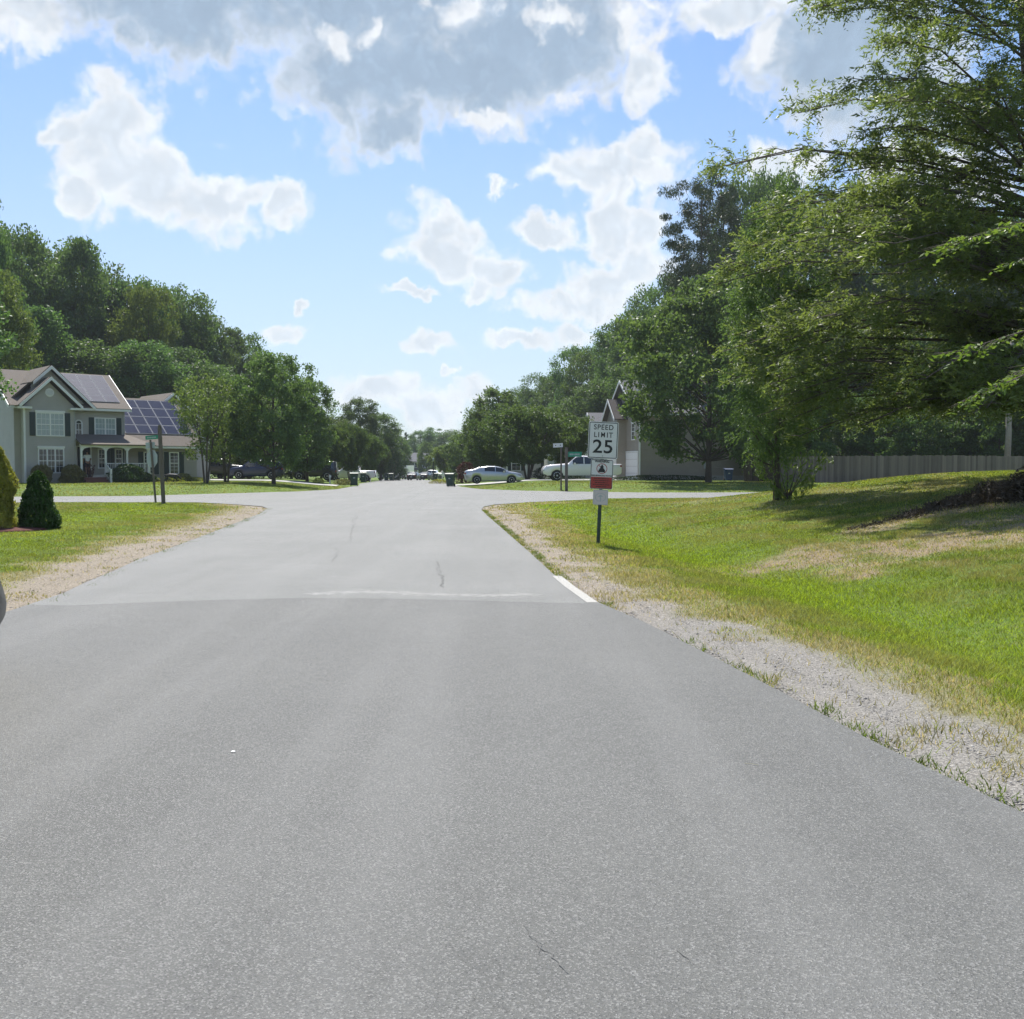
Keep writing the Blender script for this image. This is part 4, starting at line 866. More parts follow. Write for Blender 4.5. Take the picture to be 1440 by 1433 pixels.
# larger gable behind the bay gable; its left slope runs down behind the bay roof
pk = rid + .05; gx0, gx1, gxc = -.95, 5.0, 2.0; zr = lambda u: pk - (pk - EV) * abs(u - gxc) / (gx1 - gxc)
siding_prism(H1, [(.75, .86, zr(.75) - .9), (gx1 - .3, .86, EV - .02), (gxc, .86, pk - .12), (.75, .86, zr(.75) - .12)], (0, .05, 0), 'siding', 'gable_wall')
roof_slab(H1, [(gx1, .42, EV - .02), (gxc, .42, pk + .04), (gxc, 4.9, pk + .04), (gx1, 1.2, EV - .02)], 'shingle')
roof_slab(H1, [(.75, .42, zr(.75)), (gxc, .42, pk + .04), (gxc, 4.9, pk + .04), (.75, 3.0, zr(.75))], 'shingle')
roof_slab(H1, [(-.55, 1.3, zr(-.55) - .06), (.749, 1.3, zr(.75) - .06), (.749, 3.0, zr(.75) - .06), (-.55, 1.9, zr(-.55) - .06)], 'shingle')
gable_rake(H1, (gxc, .42, pk), (.75, .42, zr(.75)), (gx1, .42, EV - .05), (0, -.05, 0))
# bay gable
p2 = EV + 1.95; bx0, bx1, bc = -.42, 3.82, 1.7
siding_prism(H1, [(0, -.001, EV), (3.4, -.001, EV), (bc, -.001, p2 - .25)], (0, .05, 0), 'siding', 'gable_wall')
for a in (bx0, bx1): roof_slab(H1, [(a, -.42, EV - .06), (bc, -.42, p2), (bc, 2.6, p2), (a, 1.0, EV - .06)], 'shingle')
gable_rake(H1, (bc, -.42, p2), (bx0, -.42, EV - .06), (bx1, -.42, EV - .06), (0, -.05, 0))
for a0, a1 in ((bx0, .42), (2.98, bx1)): MB().box(a0, a1, -.42, .02, EV - .2, EV - .06).build('gable_return', M['white'], H1)
vt = MB(); vt.lathe([(.30, 0), (.30, .05), (.24, .07)], 24); v_ = vt.build('round_vent', M['white'], H1); v_.rotation_euler = (math.pi / 2, 0, 0); v_.location = (bc, -.003, EV + .98)
sl = MB()
for k in range(5): w_ = math.sqrt(.24 ** 2 - (.16 - k * .08) ** 2); sl.box(-w_, w_, -.085, -.068, -.16 + k * .08 - .008, -.16 + k * .08 + .008)
sl_ = sl.build('slat', M['panel_frame'], v_); sl_.rotation_euler = (-math.pi / 2, 0, 0)
wall_window(H1, .82, 2.58, 3.42, 4.92, 0, 2, (3, 2)); 
wall_window(H1, .92, 2.52, .62 + .2, 2.42, 0, 3, (2, 2), 'pane_dark', shutters=False)
# arched stair window and upper right window on the main wall
fr = MB(); fr.box(3.68, 3.76, .80, .898, 3.15, 4.35); fr.box(4.12, 4.20, .80, .898, 3.15, 4.35); fr.box(3.68, 4.20, .80, .898, 3.08, 3.16)
ap = [(3.94 + .26 * math.cos(t), 4.35 + .26 * math.sin(t)) for t in np.linspace(0, math.pi, 13)]; ip = [(3.94 + .18 * math.cos(t), 4.35 + .18 * math.sin(t)) for t in np.linspace(0, math.pi, 13)]
for i in range(12): fr.prism([(ap[i][0], .80, ap[i][1]), (ap[i + 1][0], .80, ap[i + 1][1]), (ip[i + 1][0], .80, ip[i + 1][1]), (ip[i][0], .80, ip[i][1])], (0, .098, 0))
for zz in (3.5, 3.85, 4.3): fr.box(3.76, 4.12, .825, .858, zz, zz + .035)
fr.box(3.925, 3.955, .845, .875, 3.15, 4.3); aw_ = fr.build('arched_window', M['white'], H1)
MB().prism([(3.76, .860, 3.16), (4.12, .860, 3.16), (4.12, .860, 4.35)] + [(a, .860, b) for a, b in ip[1:-1]] + [(3.76, .860, 4.35)], (0, .008, 0)).build('pane', M['pane_dark'], aw_)
wall_window(H1, 5.15, 6.55, 3.22, 4.72, .9, 2, (3, 2), head=False)
MB().box(-.06, .06, -.07, -.005, -.3, EV - .2).build('downspout', M['white'], H1); 
for xx in (3.34, 7.2): MB().box(xx, xx + .07, .83 if xx > 4 else -.06, .895 if xx > 4 else -.004, .0, EV).build('corner_board', M['siding_pale'], H1)
# porch
PZ = .62; MB().box(3.42, 8.4, -.9, .88, -.5, PZ).build('porch_floor', M['concrete'], H1)
st_ = MB()
for k in range(3): st_.box(3.55, 5.1, -1.25 - .3 * k, -.902 - .3 * k if k == 0 else -1.25 - .3 * (k - 1) - .002, -.5, PZ - .17 * (k + 1))
st_.build('steps', M['brick'], H1)
pr0, pr1 = 2.72, 3.22
rp = [(3.4, -1.2, pr0), (8.75, -1.2, pr0), (7.5, .88, pr1 + .25), (3.4, .88, pr1 + .25)]; roof_slab(H1, rp, 'shingle', .1, 'porch_roof'); roof_slab(H1, [(8.75, -1.2, pr0), (8.75, 2.6, pr0), (7.35, 2.6, pr1 + .25), (7.35, .88, pr1 + .25)], 'shingle', .1, 'porch_roof')
def arch(xa, xb, z_spring, z_top, y):
    a = MB(); n = 12; prev = None
    for i in range(n):
        t0, t1 = i / n, (i + 1) / n; f = lambda t: z_spring + (z_top - .10 - z_spring) * math.sqrt(max(0, 1 - (2 * t - 1) ** 2)) ** .8
        X0, X1 = xa + (xb - xa) * t0, xa + (xb - xa) * t1; a.prism([(X0, y, f(t0)), (X1, y, f(t1)), (X1, y, z_top), (X0, y, z_top)], (0, .12, 0))
    return a
posts = [3.5, 5.2, 6.75, 8.35]
for a, b in zip(posts, posts[1:]): arch(a + .05, b - .05, pr0 - .42, pr0 - .02, -.95).build('arch', M['white'], H1)
MB().box(3.4, 8.5, -.99, -.80, pr0 - .02, pr0 + .06).build('porch_beam', M['white'], H1)
for k, xx in enumerate(posts):
    r_ = .10 if k == 3 else .065; p_ = MB(); p_.box(xx - r_, xx + r_, -.92, -.92 + 2 * r_, PZ, pr0 - .02); p_.box(xx - r_ - .03, xx + r_ + .03, -.95, -.89 + 2 * r_, PZ, PZ + .14); p_.build('porch_post', M['white'], H1)
def rail(x0, x1, y, z, par, h=.85):
    m_ = MB(); m_.box(x0, x1, y - .03, y + .03, z + h - .06, z + h); m_.box(x0, x1, y - .02, y + .02, z + .08, z + .13); n = max(2, int((x1 - x0) / .12))
    for k in range(1, n): a = x0 + (x1 - x0) * k / n; m_.box(a - .014, a + .014, y - .014, y + .014, z + .13, z + h - .06)
    return m_.build('railing', M['white'], par)
rail(5.27, 6.68, -.86, PZ, H1); rail(6.82, 8.24, -.86, PZ, H1)
sr = MB(); sr.prism([(5.15, -.92, PZ + .85), (5.15, -1.9, .12 + .85), (5.15, -1.9, .05 + .85), (5.15, -.92, PZ + .78)], (.05, 0, 0))
for k in range(7): yy = -1.0 - k * .14; sr.box(5.16, 5.19, yy - .013, yy + .013, PZ - .5 * (k + 1) / 7 + .02, PZ + .8 - (k * .14) * .55)
sr.box(5.11, 5.24, -1.98, -1.86, -.1, 1.05); sr.build('stair_railing', M['white'], H1)
# entrance door and porch windows
dr = MB(); dr.box(3.72, 3.80, .82, .898, PZ, 2.72 + .0); dr.box(4.74, 4.82, .82, .898, PZ, 2.72); dr.box(3.80, 4.74, .82, .898, 2.64, 2.72); d_ = dr.build('door', M['white'], H1)
lf = MB(); lf.box(3.82, 4.72, .86, .895, PZ + .02, 2.64); l_ = lf.build('door_leaf', M['dark'], d_); MB().lathe([(.001, -.03), (.035, -.02), (.035, .02), (.001, .03)], 10, (4.64, .83, PZ + 1.0)).build('door_handle', M['chrome'], d_)
wall_window(H1, 5.35, 5.75, 1.15, 2.45, .9, 1, (2, 2), 'pane_dark', head=False, shutters=False); wall_window(H1, 6.6, 7.0, 1.15, 2.45, .9, 1, (2, 2), 'pane_dark', head=False, shutters=False)
for a in (5.90, 6.20, 7.12): MB().box(a, a + .27, .845, .897, 1.05, 2.55).build('shutter', M['shutter'], H1)
# small window on the shaded end wall
wall_window(H1, 5.0, 5.9, 3.5, 4.7, -.42, 1, (2, 2), 'pane_dark', shutters=False, side=True)
# panels on the main roof
sl_len = math.hypot(4.4, rid - EV + .05); uv = Vector((0, -4.4, -(rid - EV + .05))) / sl_len
solar(H1, Vector((3.05, 4.9, rid)) + uv * .25 + Vector((0, 0, .02)), (1, 0, 0), uv, 4, 4, {(2, 0), (3, 0), (3, 1), (2, 1)} - {(2, 1), (3, 1)}, .98, 1.0, cell='panel_glare')
# garage wing --------------------------------------------------------------
WX0, WX1, WE = 7.32, 12.9, 2.72; WR = 6.55; WD = 5.6
MB().box(WX0, WX1, .9, 8.4, -.5, WE).build('wing_wall', M['siding_wing'], H1)
roof_slab(H1, [(WX0 + .02, .45, WE - .03), (WX1 + .3, .45, WE - .03), (WX1 + .3, WD, WR), (WX0 + .02, WD, WR)], 'shingle'); roof_slab(H1, [(WX0 + .02, 10.6, WE - .03), (WX1 + .3, 10.6, WE - .03), (WX1 + .3, WD, WR), (WX0 + .02, WD, WR)], 'shingle')
fascia(H1, (WX0 + .4, .45, WE - .03), (WX1 + .3, .45, WE - .03)); siding_prism(H1, [(WX1 - .02, .9, WE), (WX1 - .02, 8.4, WE), (WX1 - .02, WD, WR - .15)], (.02, 0, 0), 'siding_wing', 'gable_wall')
uw = Vector((0, .45 - WD, WE - .03 - WR)); uw = uw / uw.length
solar(H1, Vector((WX0 + .30, WD, WR)) + uw * .35 + Vector((0, 0, .02)), (1, 0, 0), uw, 5, 4, (), 1.03, 1.13)
wall_window(H1, 8.75, 9.35, .68, 2.25, .9, 1, (2, 3), 'pane_dark', head=False); wall_window(H1, 10.75, 11.35, .68, 2.25, .9, 1, (2, 3), 'pane_dark', head=False)
# rear cross gable behind the wing
gxc2, gw2, gp = 13.1, 3.5, 7.15
siding_prism(H1, [(gxc2 - gw2 + .3, WD + .15, -.4), (gxc2 + gw2 - .3, WD + .15, -.4), (gxc2 + gw2 - .3, WD + .15, 4.3), (gxc2, WD + .15, gp - .2), (gxc2 - gw2 + .3, WD + .15, 4.3)], (0, 6, 0), 'siding_pale', 'rear_wing_wall')
for a in (gxc2 - gw2, gxc2 + gw2): roof_slab(H1, [(a, WD - .1, 4.15), (gxc2, WD - .1, gp), (gxc2, WD + 6.3, gp), (a, WD + 6.3, 4.15)], 'shingle')
gable_rake(H1, (gxc2, WD - .1, gp), (gxc2 - gw2, WD - .1, 4.15), (gxc2 + gw2, WD - .1, 4.15), (0, -.05, 0))
def H1w(x, y): c, s = math.cos(TH), math.sin(TH); return hx + c * x - s * y, Y0 + s * x + c * y
for (u, v, r, h, n, L, mat_, lb, sd_) in [(.75, -1.0, .78, 1.25, 5200, .09, 'shrub_gold', 'rounded golden-green bush under the triple window, nearer the downspout', 2), (2.75, -1.0, .82, 1.25, 5600, .09, 'shrub_gold', 'rounded variegated bush between triple window and porch', 3),
                                   (6.35, -1.75, 1.25, 1.3, 9000, .09, 'shrub', 'dense dark green bush before the porch railing', 4), (7.75, -1.6, .7, .7, 2600, .09, 'shrub', 'low dark bush at the porch corner post', 7),
                                   (11.3, -.1, .8, .6, 1800, .1, 'shrub_gold', 'small brownish bush below the wing window', 8), (8.6, .2, .55, .7, 900, .1, 'shrub_gold', 'pale flowering bush behind the stop sign post', 9)]:
    x_, y_ = H1w(u, v); leaf_bush('bush', x_, y_, r, r * .85, h, int(n * .8), L * 1.5, .075, mat_, lb, seed=sd_)
x_, y_ = H1w(4.05, -1.05); b_ = leaf_bush('potted_shrub', x_, y_, .32, .32, .9, 420, .11, .04, 'red_leaf', 'reddish-brown straggly shrub on the brick porch steps', seed=12, shape='spray', z=hz + .45)
for k, u in enumerate((8.9, 9.8, 10.6, 12.2)): x_, y_ = H1w(u, -.7); leaf_bush('flower_border', x_, y_, .6, .3, .34, 700, .09, .04, 'golden', 'clump of yellow-green border plants at the foot of the garage wing', 'border plants', seed=20 + k, group='border plants along the garage wing')
# ------------------------------------------------------------------ right house
PH = R(10); R0 = (10.6, 84.0); rz_ = gz1(*R0) - .05
H2 = empty('gabled_house', (R0[0], R0[1], rz_), PH, 'tan-sided house with grey gabled roof and white garage doors behind the speed sign', 'house')
laps(H2, .08, 9.55, 0, .43, 5.4, 'siding_tan', .2); MB().box(0, 9.6, 0, 8.4, -.5, 5.6).build('wall', M['siding_tan'], H2); MB().box(-.03, 9.63, -.04, .2, -.5, .42).build('foundation', M['concrete'], H2)
roof_slab(H2, [(-.5, -.4, 5.5), (10, -.4, 5.5), (10, 4.2, 8.55), (-.5, 4.2, 8.55)], 'shingle_gray'); roof_slab(H2, [(-.5, 8.8, 5.5), (10, 8.8, 5.5), (10, 4.2, 8.55), (-.5, 4.2, 8.55)], 'shingle_gray')
siding_prism(H2, [(-.001, 0, 5.6), (-.001, 8.4, 5.6), (-.001, 4.2, 8.35)], (.03, 0, 0), 'siding_tan', 'gable_wall'); gable_rake(H2, (-.5, 4.2, 8.55), (-.5, -.4, 5.5), (-.5, 8.8, 5.5), (-.05, 0, 0)); fascia(H2, (-.5, -.4, 5.5), (10, -.4, 5.5))
MB().box(.5, 1.0, 2.35, 2.75, 7.25, 7.75).build('roof_vent', M['white'], H2)
# west bump-out with its own small gable
MB().box(-.8, -.002, 3.9, 7.3, -.5, 5.3).build('wing_wall', M['siding_tan'], H2)
for a in (3.5, 7.7): roof_slab(H2, [(-1.15, a, 5.2), (.6, a, 5.2), (.6, 5.6, 7.0), (-1.15, 5.6, 7.0)], 'shingle_dark')
siding_prism(H2, [(-.801, 3.9, 5.3), (-.801, 7.3, 5.3), (-.801, 5.6, 6.8)], (.03, 0, 0), 'siding_tan', 'gable_wall'); gable_rake(H2, (-1.15, 5.6, 7.0), (-1.15, 3.5, 5.2), (-1.15, 7.7, 5.2), (-.05, 0, 0))
for y0 in (.5,):
    g_ = MB(); g_.box(-.06, -.003, y0 - .12, y0, 0, 2.5); g_.box(-.06, -.003, y0 + 3.4, y0 + 3.52, 0, 2.5); g_.box(-.06, -.003, y0, y0 + 3.4, 2.4, 2.5); gd = g_.build('garage_door', M['white'], H2)
    for k in range(4): MB().box(-.045, -.004, y0 + .02, y0 + 3.38, .04 + k * .59, .04 + k * .59 + .57).build('door_section', M['white'], gd)
g_ = MB(); g_.box(-.86, -.803, 4.2, 7.0, 0, 2.5); g_.build('garage_door', M['white'], H2)
wall_window(H2, 1.3, 2.1, 3.5, 4.8, 0, 1, (2, 2), 'pane_dark', side=True, shutters=False)
MB().box(-.07, .05, -.10, -.004, -.1, 5.4).build('downspout', M['white'], H2)
# set-back rear block, meter box and neighbour's roofs
MB().box(9.62, 13.4, 3.0, 9.0, -.5, 3.4).build('rear_wall', M['siding_wing'], H2); roof_slab(H2, [(9.6, 2.6, 3.3), (13.8, 2.6, 3.3), (13.8, 6.0, 4.8), (9.6, 6.0, 4.8)], 'shingle_gray')
ub = MB(); ub.box(5.6, 5.95, -.14, -.004, 1.0, 1.5); ub.tube([(5.77, -.07, 1.0), (5.77, -.07, -.2)], [.03, .03], 6); ub.build('meter_box', M['galv'], H2)
H3 = empty('neighbour_house', (9.6, 112, gz1(9.6, 112)), R(8), 'pale house with grey stepped roofs beyond the gabled house', 'house')
MB().box(0, 9, 0, 8, -.5, 5.0).build('wall', M['siding_pale'], H3)
for a in (-.4, 8.4): roof_slab(H3, [(-.4, a, 4.9), (9.4, a, 4.9), (9.4, 4, 7.4), (-.4, 4, 7.4)], 'shingle_gray')
siding_prism(H3, [(-.002, 0, 5), (-.002, 8, 5), (-.002, 4, 7.2)], (.03, 0, 0), 'siding_pale', 'gable_wall'); gable_rake(H3, (-.4, 4, 7.4), (-.4, -.4, 4.9), (-.4, 8.4, 4.9), (-.05, 0, 0))
MB().box(-4.5, -.003, 1.5, 8, -.5, 4.2).build('wing_wall', M['siding_pale'], H3)
for a in (1.1, 8.4): roof_slab(H3, [(-5, a, 4.1), (0, a, 4.1), (0, 4.75, 6.9), (-5, 4.75, 6.9)], 'shingle_gray')
wall_window(H3, -3.9, -2.9, 1.0, 2.6, 1.5, 1, (2, 2), 'pane_dark', shutters=False); wall_window(H3, -1.8, -.9, 1.0, 2.6, 1.5, 1, (2, 2), 'pane_dark', shutters=False)
# pale porch house glimpsed between the myrtles
H4 = empty('porch_house', (-1.2, 122, gz1(-1.2, 122)), R(6), 'white-fronted house glimpsed behind the crape myrtles', 'house')
MB().box(0, 8, 0, 7, -.5, 4.2).build('wall', M['siding_pale'], H4)
for a in (-.6, 7.6): roof_slab(H4, [(-.5, a, 4.1), (8.5, a, 4.1), (8.5, 3.5, 6.0), (-.5, 3.5, 6.0)], 'shingle_gray')
for k in range(4): MB().box(.4 + 2.3 * k, .55 + 2.3 * k, -1.2, -1.05, -.5, 3.2).build('porch_post', M['white'], H4)
wall_window(H4, 1.2, 2.2, 1.0, 2.6, 0, 1, (2, 2), 'pane_dark'); wall_window(H4, 5.2, 6.2, 1.0, 2.6, 0, 1, (2, 2), 'pane_dark')
# far house closing the road
fz = drop(np.array(285.0)); H5 = empty('far_house', (gx(577, 285) - 3, 285, float(fz)), R(4), 'far white two-storey house with pale roof at the end of the road', 'house')
MB().box(0, 8.5, 0, 8, -1, 4.6).build('wall', M['siding_pale'], H5)
for a in (-.5, 8.5): roof_slab(H5, [(-.5, a, 4.5), (9, a, 4.5), (8.2, 4, 7.0), (.3, 4, 7.0)], 'shingle_gray')
for k in range(3): wall_window(H5, 4.2 + k * 1.45, 5.0 + k * 1.45, 3.0, 4.2, 0, 1, None, 'pane_dark', head=False)
roof_slab(H5, [(3, -1.8, 2.2), (9, -1.8, 2.2), (9, 0, 2.8), (3, 0, 2.8)], 'shingle_dark', .1, 'porch_roof')
for k in range(4): MB().box(3.2 + 1.85 * k, 3.4 + 1.85 * k, -1.7, -1.5, -1, 2.2).build('porch_post', M['white'], H5)
# ------------------------------------------------------------------ board fence
fx0, fy0 = gx(1098, 73.5), 73.5; fx1, fy1 = gx(1540, 77.0), 77.0; FL_ = math.hypot(fx1 - fx0, fy1 - fy0); fr_ = math.atan2(fy1 - fy0, fx1 - fx0); fz_ = gz1(fx0, fy0)
fe = empty('board_fence', (fx0, fy0, fz_), fr_, 'weathered grey vertical board fence along the right yard', 'fence'); rf_ = random.Random(4); m_ = MB(); n = int(FL_ / .15)
for k in range(n): h_ = 1.86 + rf_.uniform(-.04, .04) + (.10 * math.sin(k * .02)); o_ = rf_.uniform(-.006, .006); a = k * .15; m_.prism([(a, o_, -.3), (a + .142, o_, -.3), (a + .142, o_, h_ - .04), (a + .11, o_, h_), (a + .03, o_, h_), (a, o_, h_ - .04)], (0, .02, 0))
def plankmat(name, col):
    m = bpy.data.materials.new(name); m.use_nodes = True; nt = m.node_tree; b = nt.nodes['Principled BSDF']; g = nt.nodes.new('ShaderNodeNewGeometry'); tc = nt.nodes.new('ShaderNodeTexCoord')
    mp = nt.nodes.new('ShaderNodeMapping'); mp.inputs['Scale'].default_value = (14, 14, 1.2); nt.links.new(tc.outputs['Object'], mp.inputs[0]); f = mth(nt, 'ADD', mth(nt, 'MULTIPLY', g.outputs['Random Per Island'], .6), mth(nt, 'MULTIPLY', noise(nt, mp.outputs[0], 1.5, 5), .4))
    nt.links.new(mixc(nt, f, tuple(k * .4 for k in col), tuple(k * 1.6 for k in col)), b.inputs['Base Color']); b.inputs['Roughness'].default_value = .9; return m
M['plank'] = plankmat('weathered_plank', (.165, .14, .115)); M['plank_dark'] = plankmat('dark_plank', (.07, .055, .045))
m_.build('boards', M['plank'], fe)
for k in range(int(FL_ / 2.4) + 1): MB().box(k * 2.4 - .05, k * 2.4 + .05, .06, .16, -.3, 1.9).build('post', M['plank'], fe)
m_ = MB(); m_.box(0, FL_, .022, .06, .35, .44); m_.box(0, FL_, .022, .06, 1.45, 1.54); m_.build('rail', M['plank'], fe)
gxa, gya = gx(1046, 78), 78.0; fd = empty('dark_fence', (gxa, gya, gz1(gxa, gya)), R(-8), 'short run of dark brown fence between house and grey fence', 'fence'); m_ = MB()
for k in range(18): m_.box(k * .15, k * .15 + .142, 0, .02, -.2, 1.85 + rf_.uniform(-.02, .02))
m_.build('boards', M['plank_dark'], fd); m_ = MB(); m_.box(0, 2.7, .022, .06, .35, .44); m_.box(0, 2.7, .022, .06, 1.45, 1.54); m_.build('rail', M['plank_dark'], fd)
# ------------------------------------------------------------------ signs
def text_mesh(s, size, font_off=0.0, spacing=1.0, extr=.002, ax='CENTER'):
    cu = bpy.data.curves.new('t', 'FONT'); cu.body = s; cu.size = size; cu.offset = font_off; cu.space_character = spacing; cu.extrude = extr; cu.align_x = ax; cu.align_y = 'CENTER'
    o = bpy.data.objects.new('t', cu); COL.objects.link(o); bpy.context.view_layer.update(); me = bpy.data.meshes.new_from_object(o.evaluated_get(bpy.context.evaluated_depsgraph_get())); bpy.data.objects.remove(o); return me
def put_text(par, name, s, x, y, z, size, off, sp, mat, sx=1.0):
    me = text_mesh(s, size, off, sp); o = link(name, me, M[mat], par, (x, y, z)); o.rotation_euler = (math.pi / 2, 0, 0); o.scale = (sx, 1, 1); return o
def rrect(w, h, r, n=5):
    p = []
    for cx_, cy_, a0 in ((w / 2 - r, h / 2 - r, 0), (-w / 2 + r, h / 2 - r, 90), (-w / 2 + r, -h / 2 + r, 180), (w / 2 - r, -h / 2 + r, 270)):
        for k in range(n + 1): t = R(a0 + 90 * k / n); p.append((cx_ + r * math.cos(t), cy_ + r * math.sin(t)))
    return p
def plate(par, name, w, h, z, mat, y=0.0, th=.004, r=.035, back='sign_back'):
    o = MB().prism([(a, y, b) for a, b in rrect(w, h, r)], (0, -th, 0)).build(name, M[mat], par, False); o.location = (0, 0, z); return o
def border(par, w, h, z, y, inset, wd, mat='black', r=.03):
    a = rrect(w - 2 * inset, h - 2 * inset, r); b = rrect(w - 2 * inset - 2 * wd, h - 2 * inset - 2 * wd, max(.004, r - wd)); m_ = MB(); n = len(a)
    for i in range(n): j = (i + 1) % n; m_.prism([(a[i][0], y, a[i][1]), (a[j][0], y, a[j][1]), (b[j][0], y, b[j][1]), (b[i][0], y, b[i][1])], (0, -.001, 0))
    o = m_.build('border', M[mat], par); return o
sx_, sy_, sz_ = hit(841, 766)
SG = empty('speed_sign', (sx_, sy_, sz_), 0, 'speed limit 25 sign with two smaller signs on a green post', 'road sign'); SG.rotation_euler = (R(-1), R(2.6), R(3))
pu = MB(); pu.prism([(-.038, 0, -.3), (-.016, -.03, -.3), (.016, -.03, -.3), (.038, 0, -.3), (.030, .004, -.3), (.012, -.022, -.3), (-.012, -.022, -.3), (-.030, .004, -.3)], (0, 0, 2.85)); pu.build('post', M['post_green'], SG)
for k in range(34): pass
pl1 = plate(SG, 'speed_plate', .62, .765, 2.165, 'sign_white', -.036); border(pl1, .62, .765, 0, -.0405, .014, .014)
put_text(pl1, 'lettering', 'SPEED', 0, -.0415, .262, .150, .0015, 1.14, 'black', .92); [put_text(pl1, 'lettering', ch, cx_, -.0415, .105, .150, .0015, 1.0, 'black', w_) for ch, cx_, w_ in (('L', -.165, .95), ('I', -.098, 1), ('M', -.008, .82), ('I', .083, 1), ('T', .155, .92))]; put_text(pl1, 'numeral', '25', 0, -.0415, -.145,   .385, .005, 1.04, 'black', 1.12)
bt = MB(); bt.lathe([(.001, 0), (.014, .002), (.012, .01), (.001, .012)], 8); 
for zz in (.335, -.325): b2 = MB(); b2.lathe([(.013, 0), (.012, .008), (.002, .010)], 8); o_ = b2.build('bolt', M['galv'], pl1); o_.rotation_euler = (math.pi / 2, 0, 0); o_.location = (0, -.04, zz)
pl2 = plate(SG, 'watch_plate', .47, .61, 1.46, 'sign_white', -.040, r=.03); border(pl2, .47, .61, 0, -.0445, .006, .012)
MB().prism([(-.215, -.0441, -.285), (.215, -.0441, -.285), (.215, -.0441, -.055), (-.215, -.0441, -.055)], (0, -.0012, 0)).build('red_panel', M['sign_red'], pl2)
put_text(pl2, 'lettering', 'WARNING', 0, -.0455, .262, .062, .002, 1.0, 'black'); put_text(pl2, 'lettering', 'NEIGHBORHOOD WATCH', 0, -.0455, -.028, .040, .0012, .96, 'black', .92)
em = MB(); n = 28
for i in range(n):
    a0, a1 = 2 * math.pi * i / n, 2 * math.pi * (i + 1) / n; em.prism([(.112 * math.cos(a0), -.0442, .118 + .108 * math.sin(a0)), (.112 * math.cos(a1), -.0442, .118 + .108 * math.sin(a1)), (.099 * math.cos(a1), -.0442, .118 + .095 * math.sin(a1)), (.099 * math.cos(a0), -.0442, .118 + .095 * math.sin(a0))], (0, -.0012, 0))
em.prism([(-.080, -.0442, .192), (-.070, -.0442, .200), (.080, -.0442, .045), (.070, -.0442, .036)], (0, -.0012, 0)); em.build('prohibition_ring', M['sign_red'], pl2)
fg = MB(); fg.prism([(a, -.0458, .118 + b) for a, b in [(-.080, -.075), (-.062, -.02), (-.035, .012), (-.028, .035), (-.040, .040), (-.018, .052), (-.010, .078), (.014, .082), (.024, .052), (.042, .038), (.030, .030), (.036, .005), (.062, -.025), (.078, -.075)]], (0, -.0012, 0)); fg.build('hooded_figure', M['black'], pl2)
ln = MB(); rw = random.Random(7)
for k, wd in enumerate((.30, .33, .27, .34, .22)):
    xx = -wd / 2
    while xx < wd / 2 - .01: w_ = rw.uniform(.02, .055); ln.box(xx, min(xx + w_, wd / 2), -.0465, -.0455, -.088 - k * .042 - .009, -.088 - k * .042 + .009); xx += w_ + .010
ln.build('small_print', M['black'], pl2)
pl3 = plate(SG, 'small_plate', .31, .31, .985, 'sign_faded', -.036, r=.02); border(pl3, .31, .31, 0, -.0405, .006, .008, 'sign_back', .018)
e3 = MB()
for i in range(24):
    if i in (17, 18): continue
    a0, a1 = 2 * math.pi * i / 24, 2 * math.pi * (i + .85) / 24; e3.prism([(.115 * math.cos(a0), -.0402, .088 * math.sin(a0)), (.115 * math.cos(a1), -.0402, .088 * math.sin(a1)), (.102 * math.cos(a1), -.0402, .076 * math.sin(a1)), (.102 * math.cos(a0), -.0402, .076 * math.sin(a0))], (0, -.0012, 0))
e3.prism([(-.012, -.0402, -.09), (.012, -.0402, -.09), (.012, -.0402, .01), (.06, -.0402, .01), (0, -.0402, .055), (-.06, -.0402, .01), (-.012, -.0402, .01)], (0, -.0012, 0)); e3.build('faded_emblem', M['sign_back'], pl3)
# back of the stop sign with its street-name blade, and the timber post (left corner)
gp_ = flat(219, 707.2); SS = empty('stop_sign', (gp_[0], gp_[1], gz1(*gp_)), R(0), 'grey back of a stop sign on a leaning metal post with a green street blade', 'road sign'); SS.rotation_euler = (0, R(-4.0), 0)
MB().tube([(0, 0, -.3), (0, 0, 2.72)], [.045, .045], 6).build('post', M['wood_post'], SS)
oc = [(.38 * math.cos(R(22.5 + 45 * k)) * .66, .41 * math.sin(R(22.5 + 45 * k))) for k in range(8)]; o_ = MB().prism([(a - .0, .05, 1.92 + b) for a, b in oc], (0, .006, 0)).build('octagon_plate', M['sign_back'], SS)
o_.rotation_euler = (0, R(4), 0); o_.location = (-.02 - .13, 0, 0)
MB().box(-.24, .16, .047, .051, 2.36, 2.62).build('upper_plate', M['sign_back'], SS)
b_ = MB(); b_.box(-.20, .42, -.012, .012, 2.74, 2.90); b_.prism([(.42, -.012, 2.80), (.47, -.012, 2.80), (.47, -.012, 2.90), (.42, -.012, 2.90)], (0, .02, 0)); bl_ = b_.build('street_blade', M['sign_green'], SS); b_ = MB()
for k, (a, w_) in enumerate([(-.13, .05), (-.07, .04), (-.02, .06), (.05, .03), (.09, .05), (.15, .04), (.2, .05)]): b_.box(a, a + w_, -.014, -.0125, 2.79, 2.845)
b_.build('faint_lettering', M['galv'], bl_)
gp_ = flat(230, 709); TP = empty('timber_post', (gp_[0], gp_[1], gz1(*gp_)), 0); tag(TP, 'tall leaning weathered timber post beside the stop sign', 'post'); TP.rotation_euler = (0, R(-2.0), R(20))
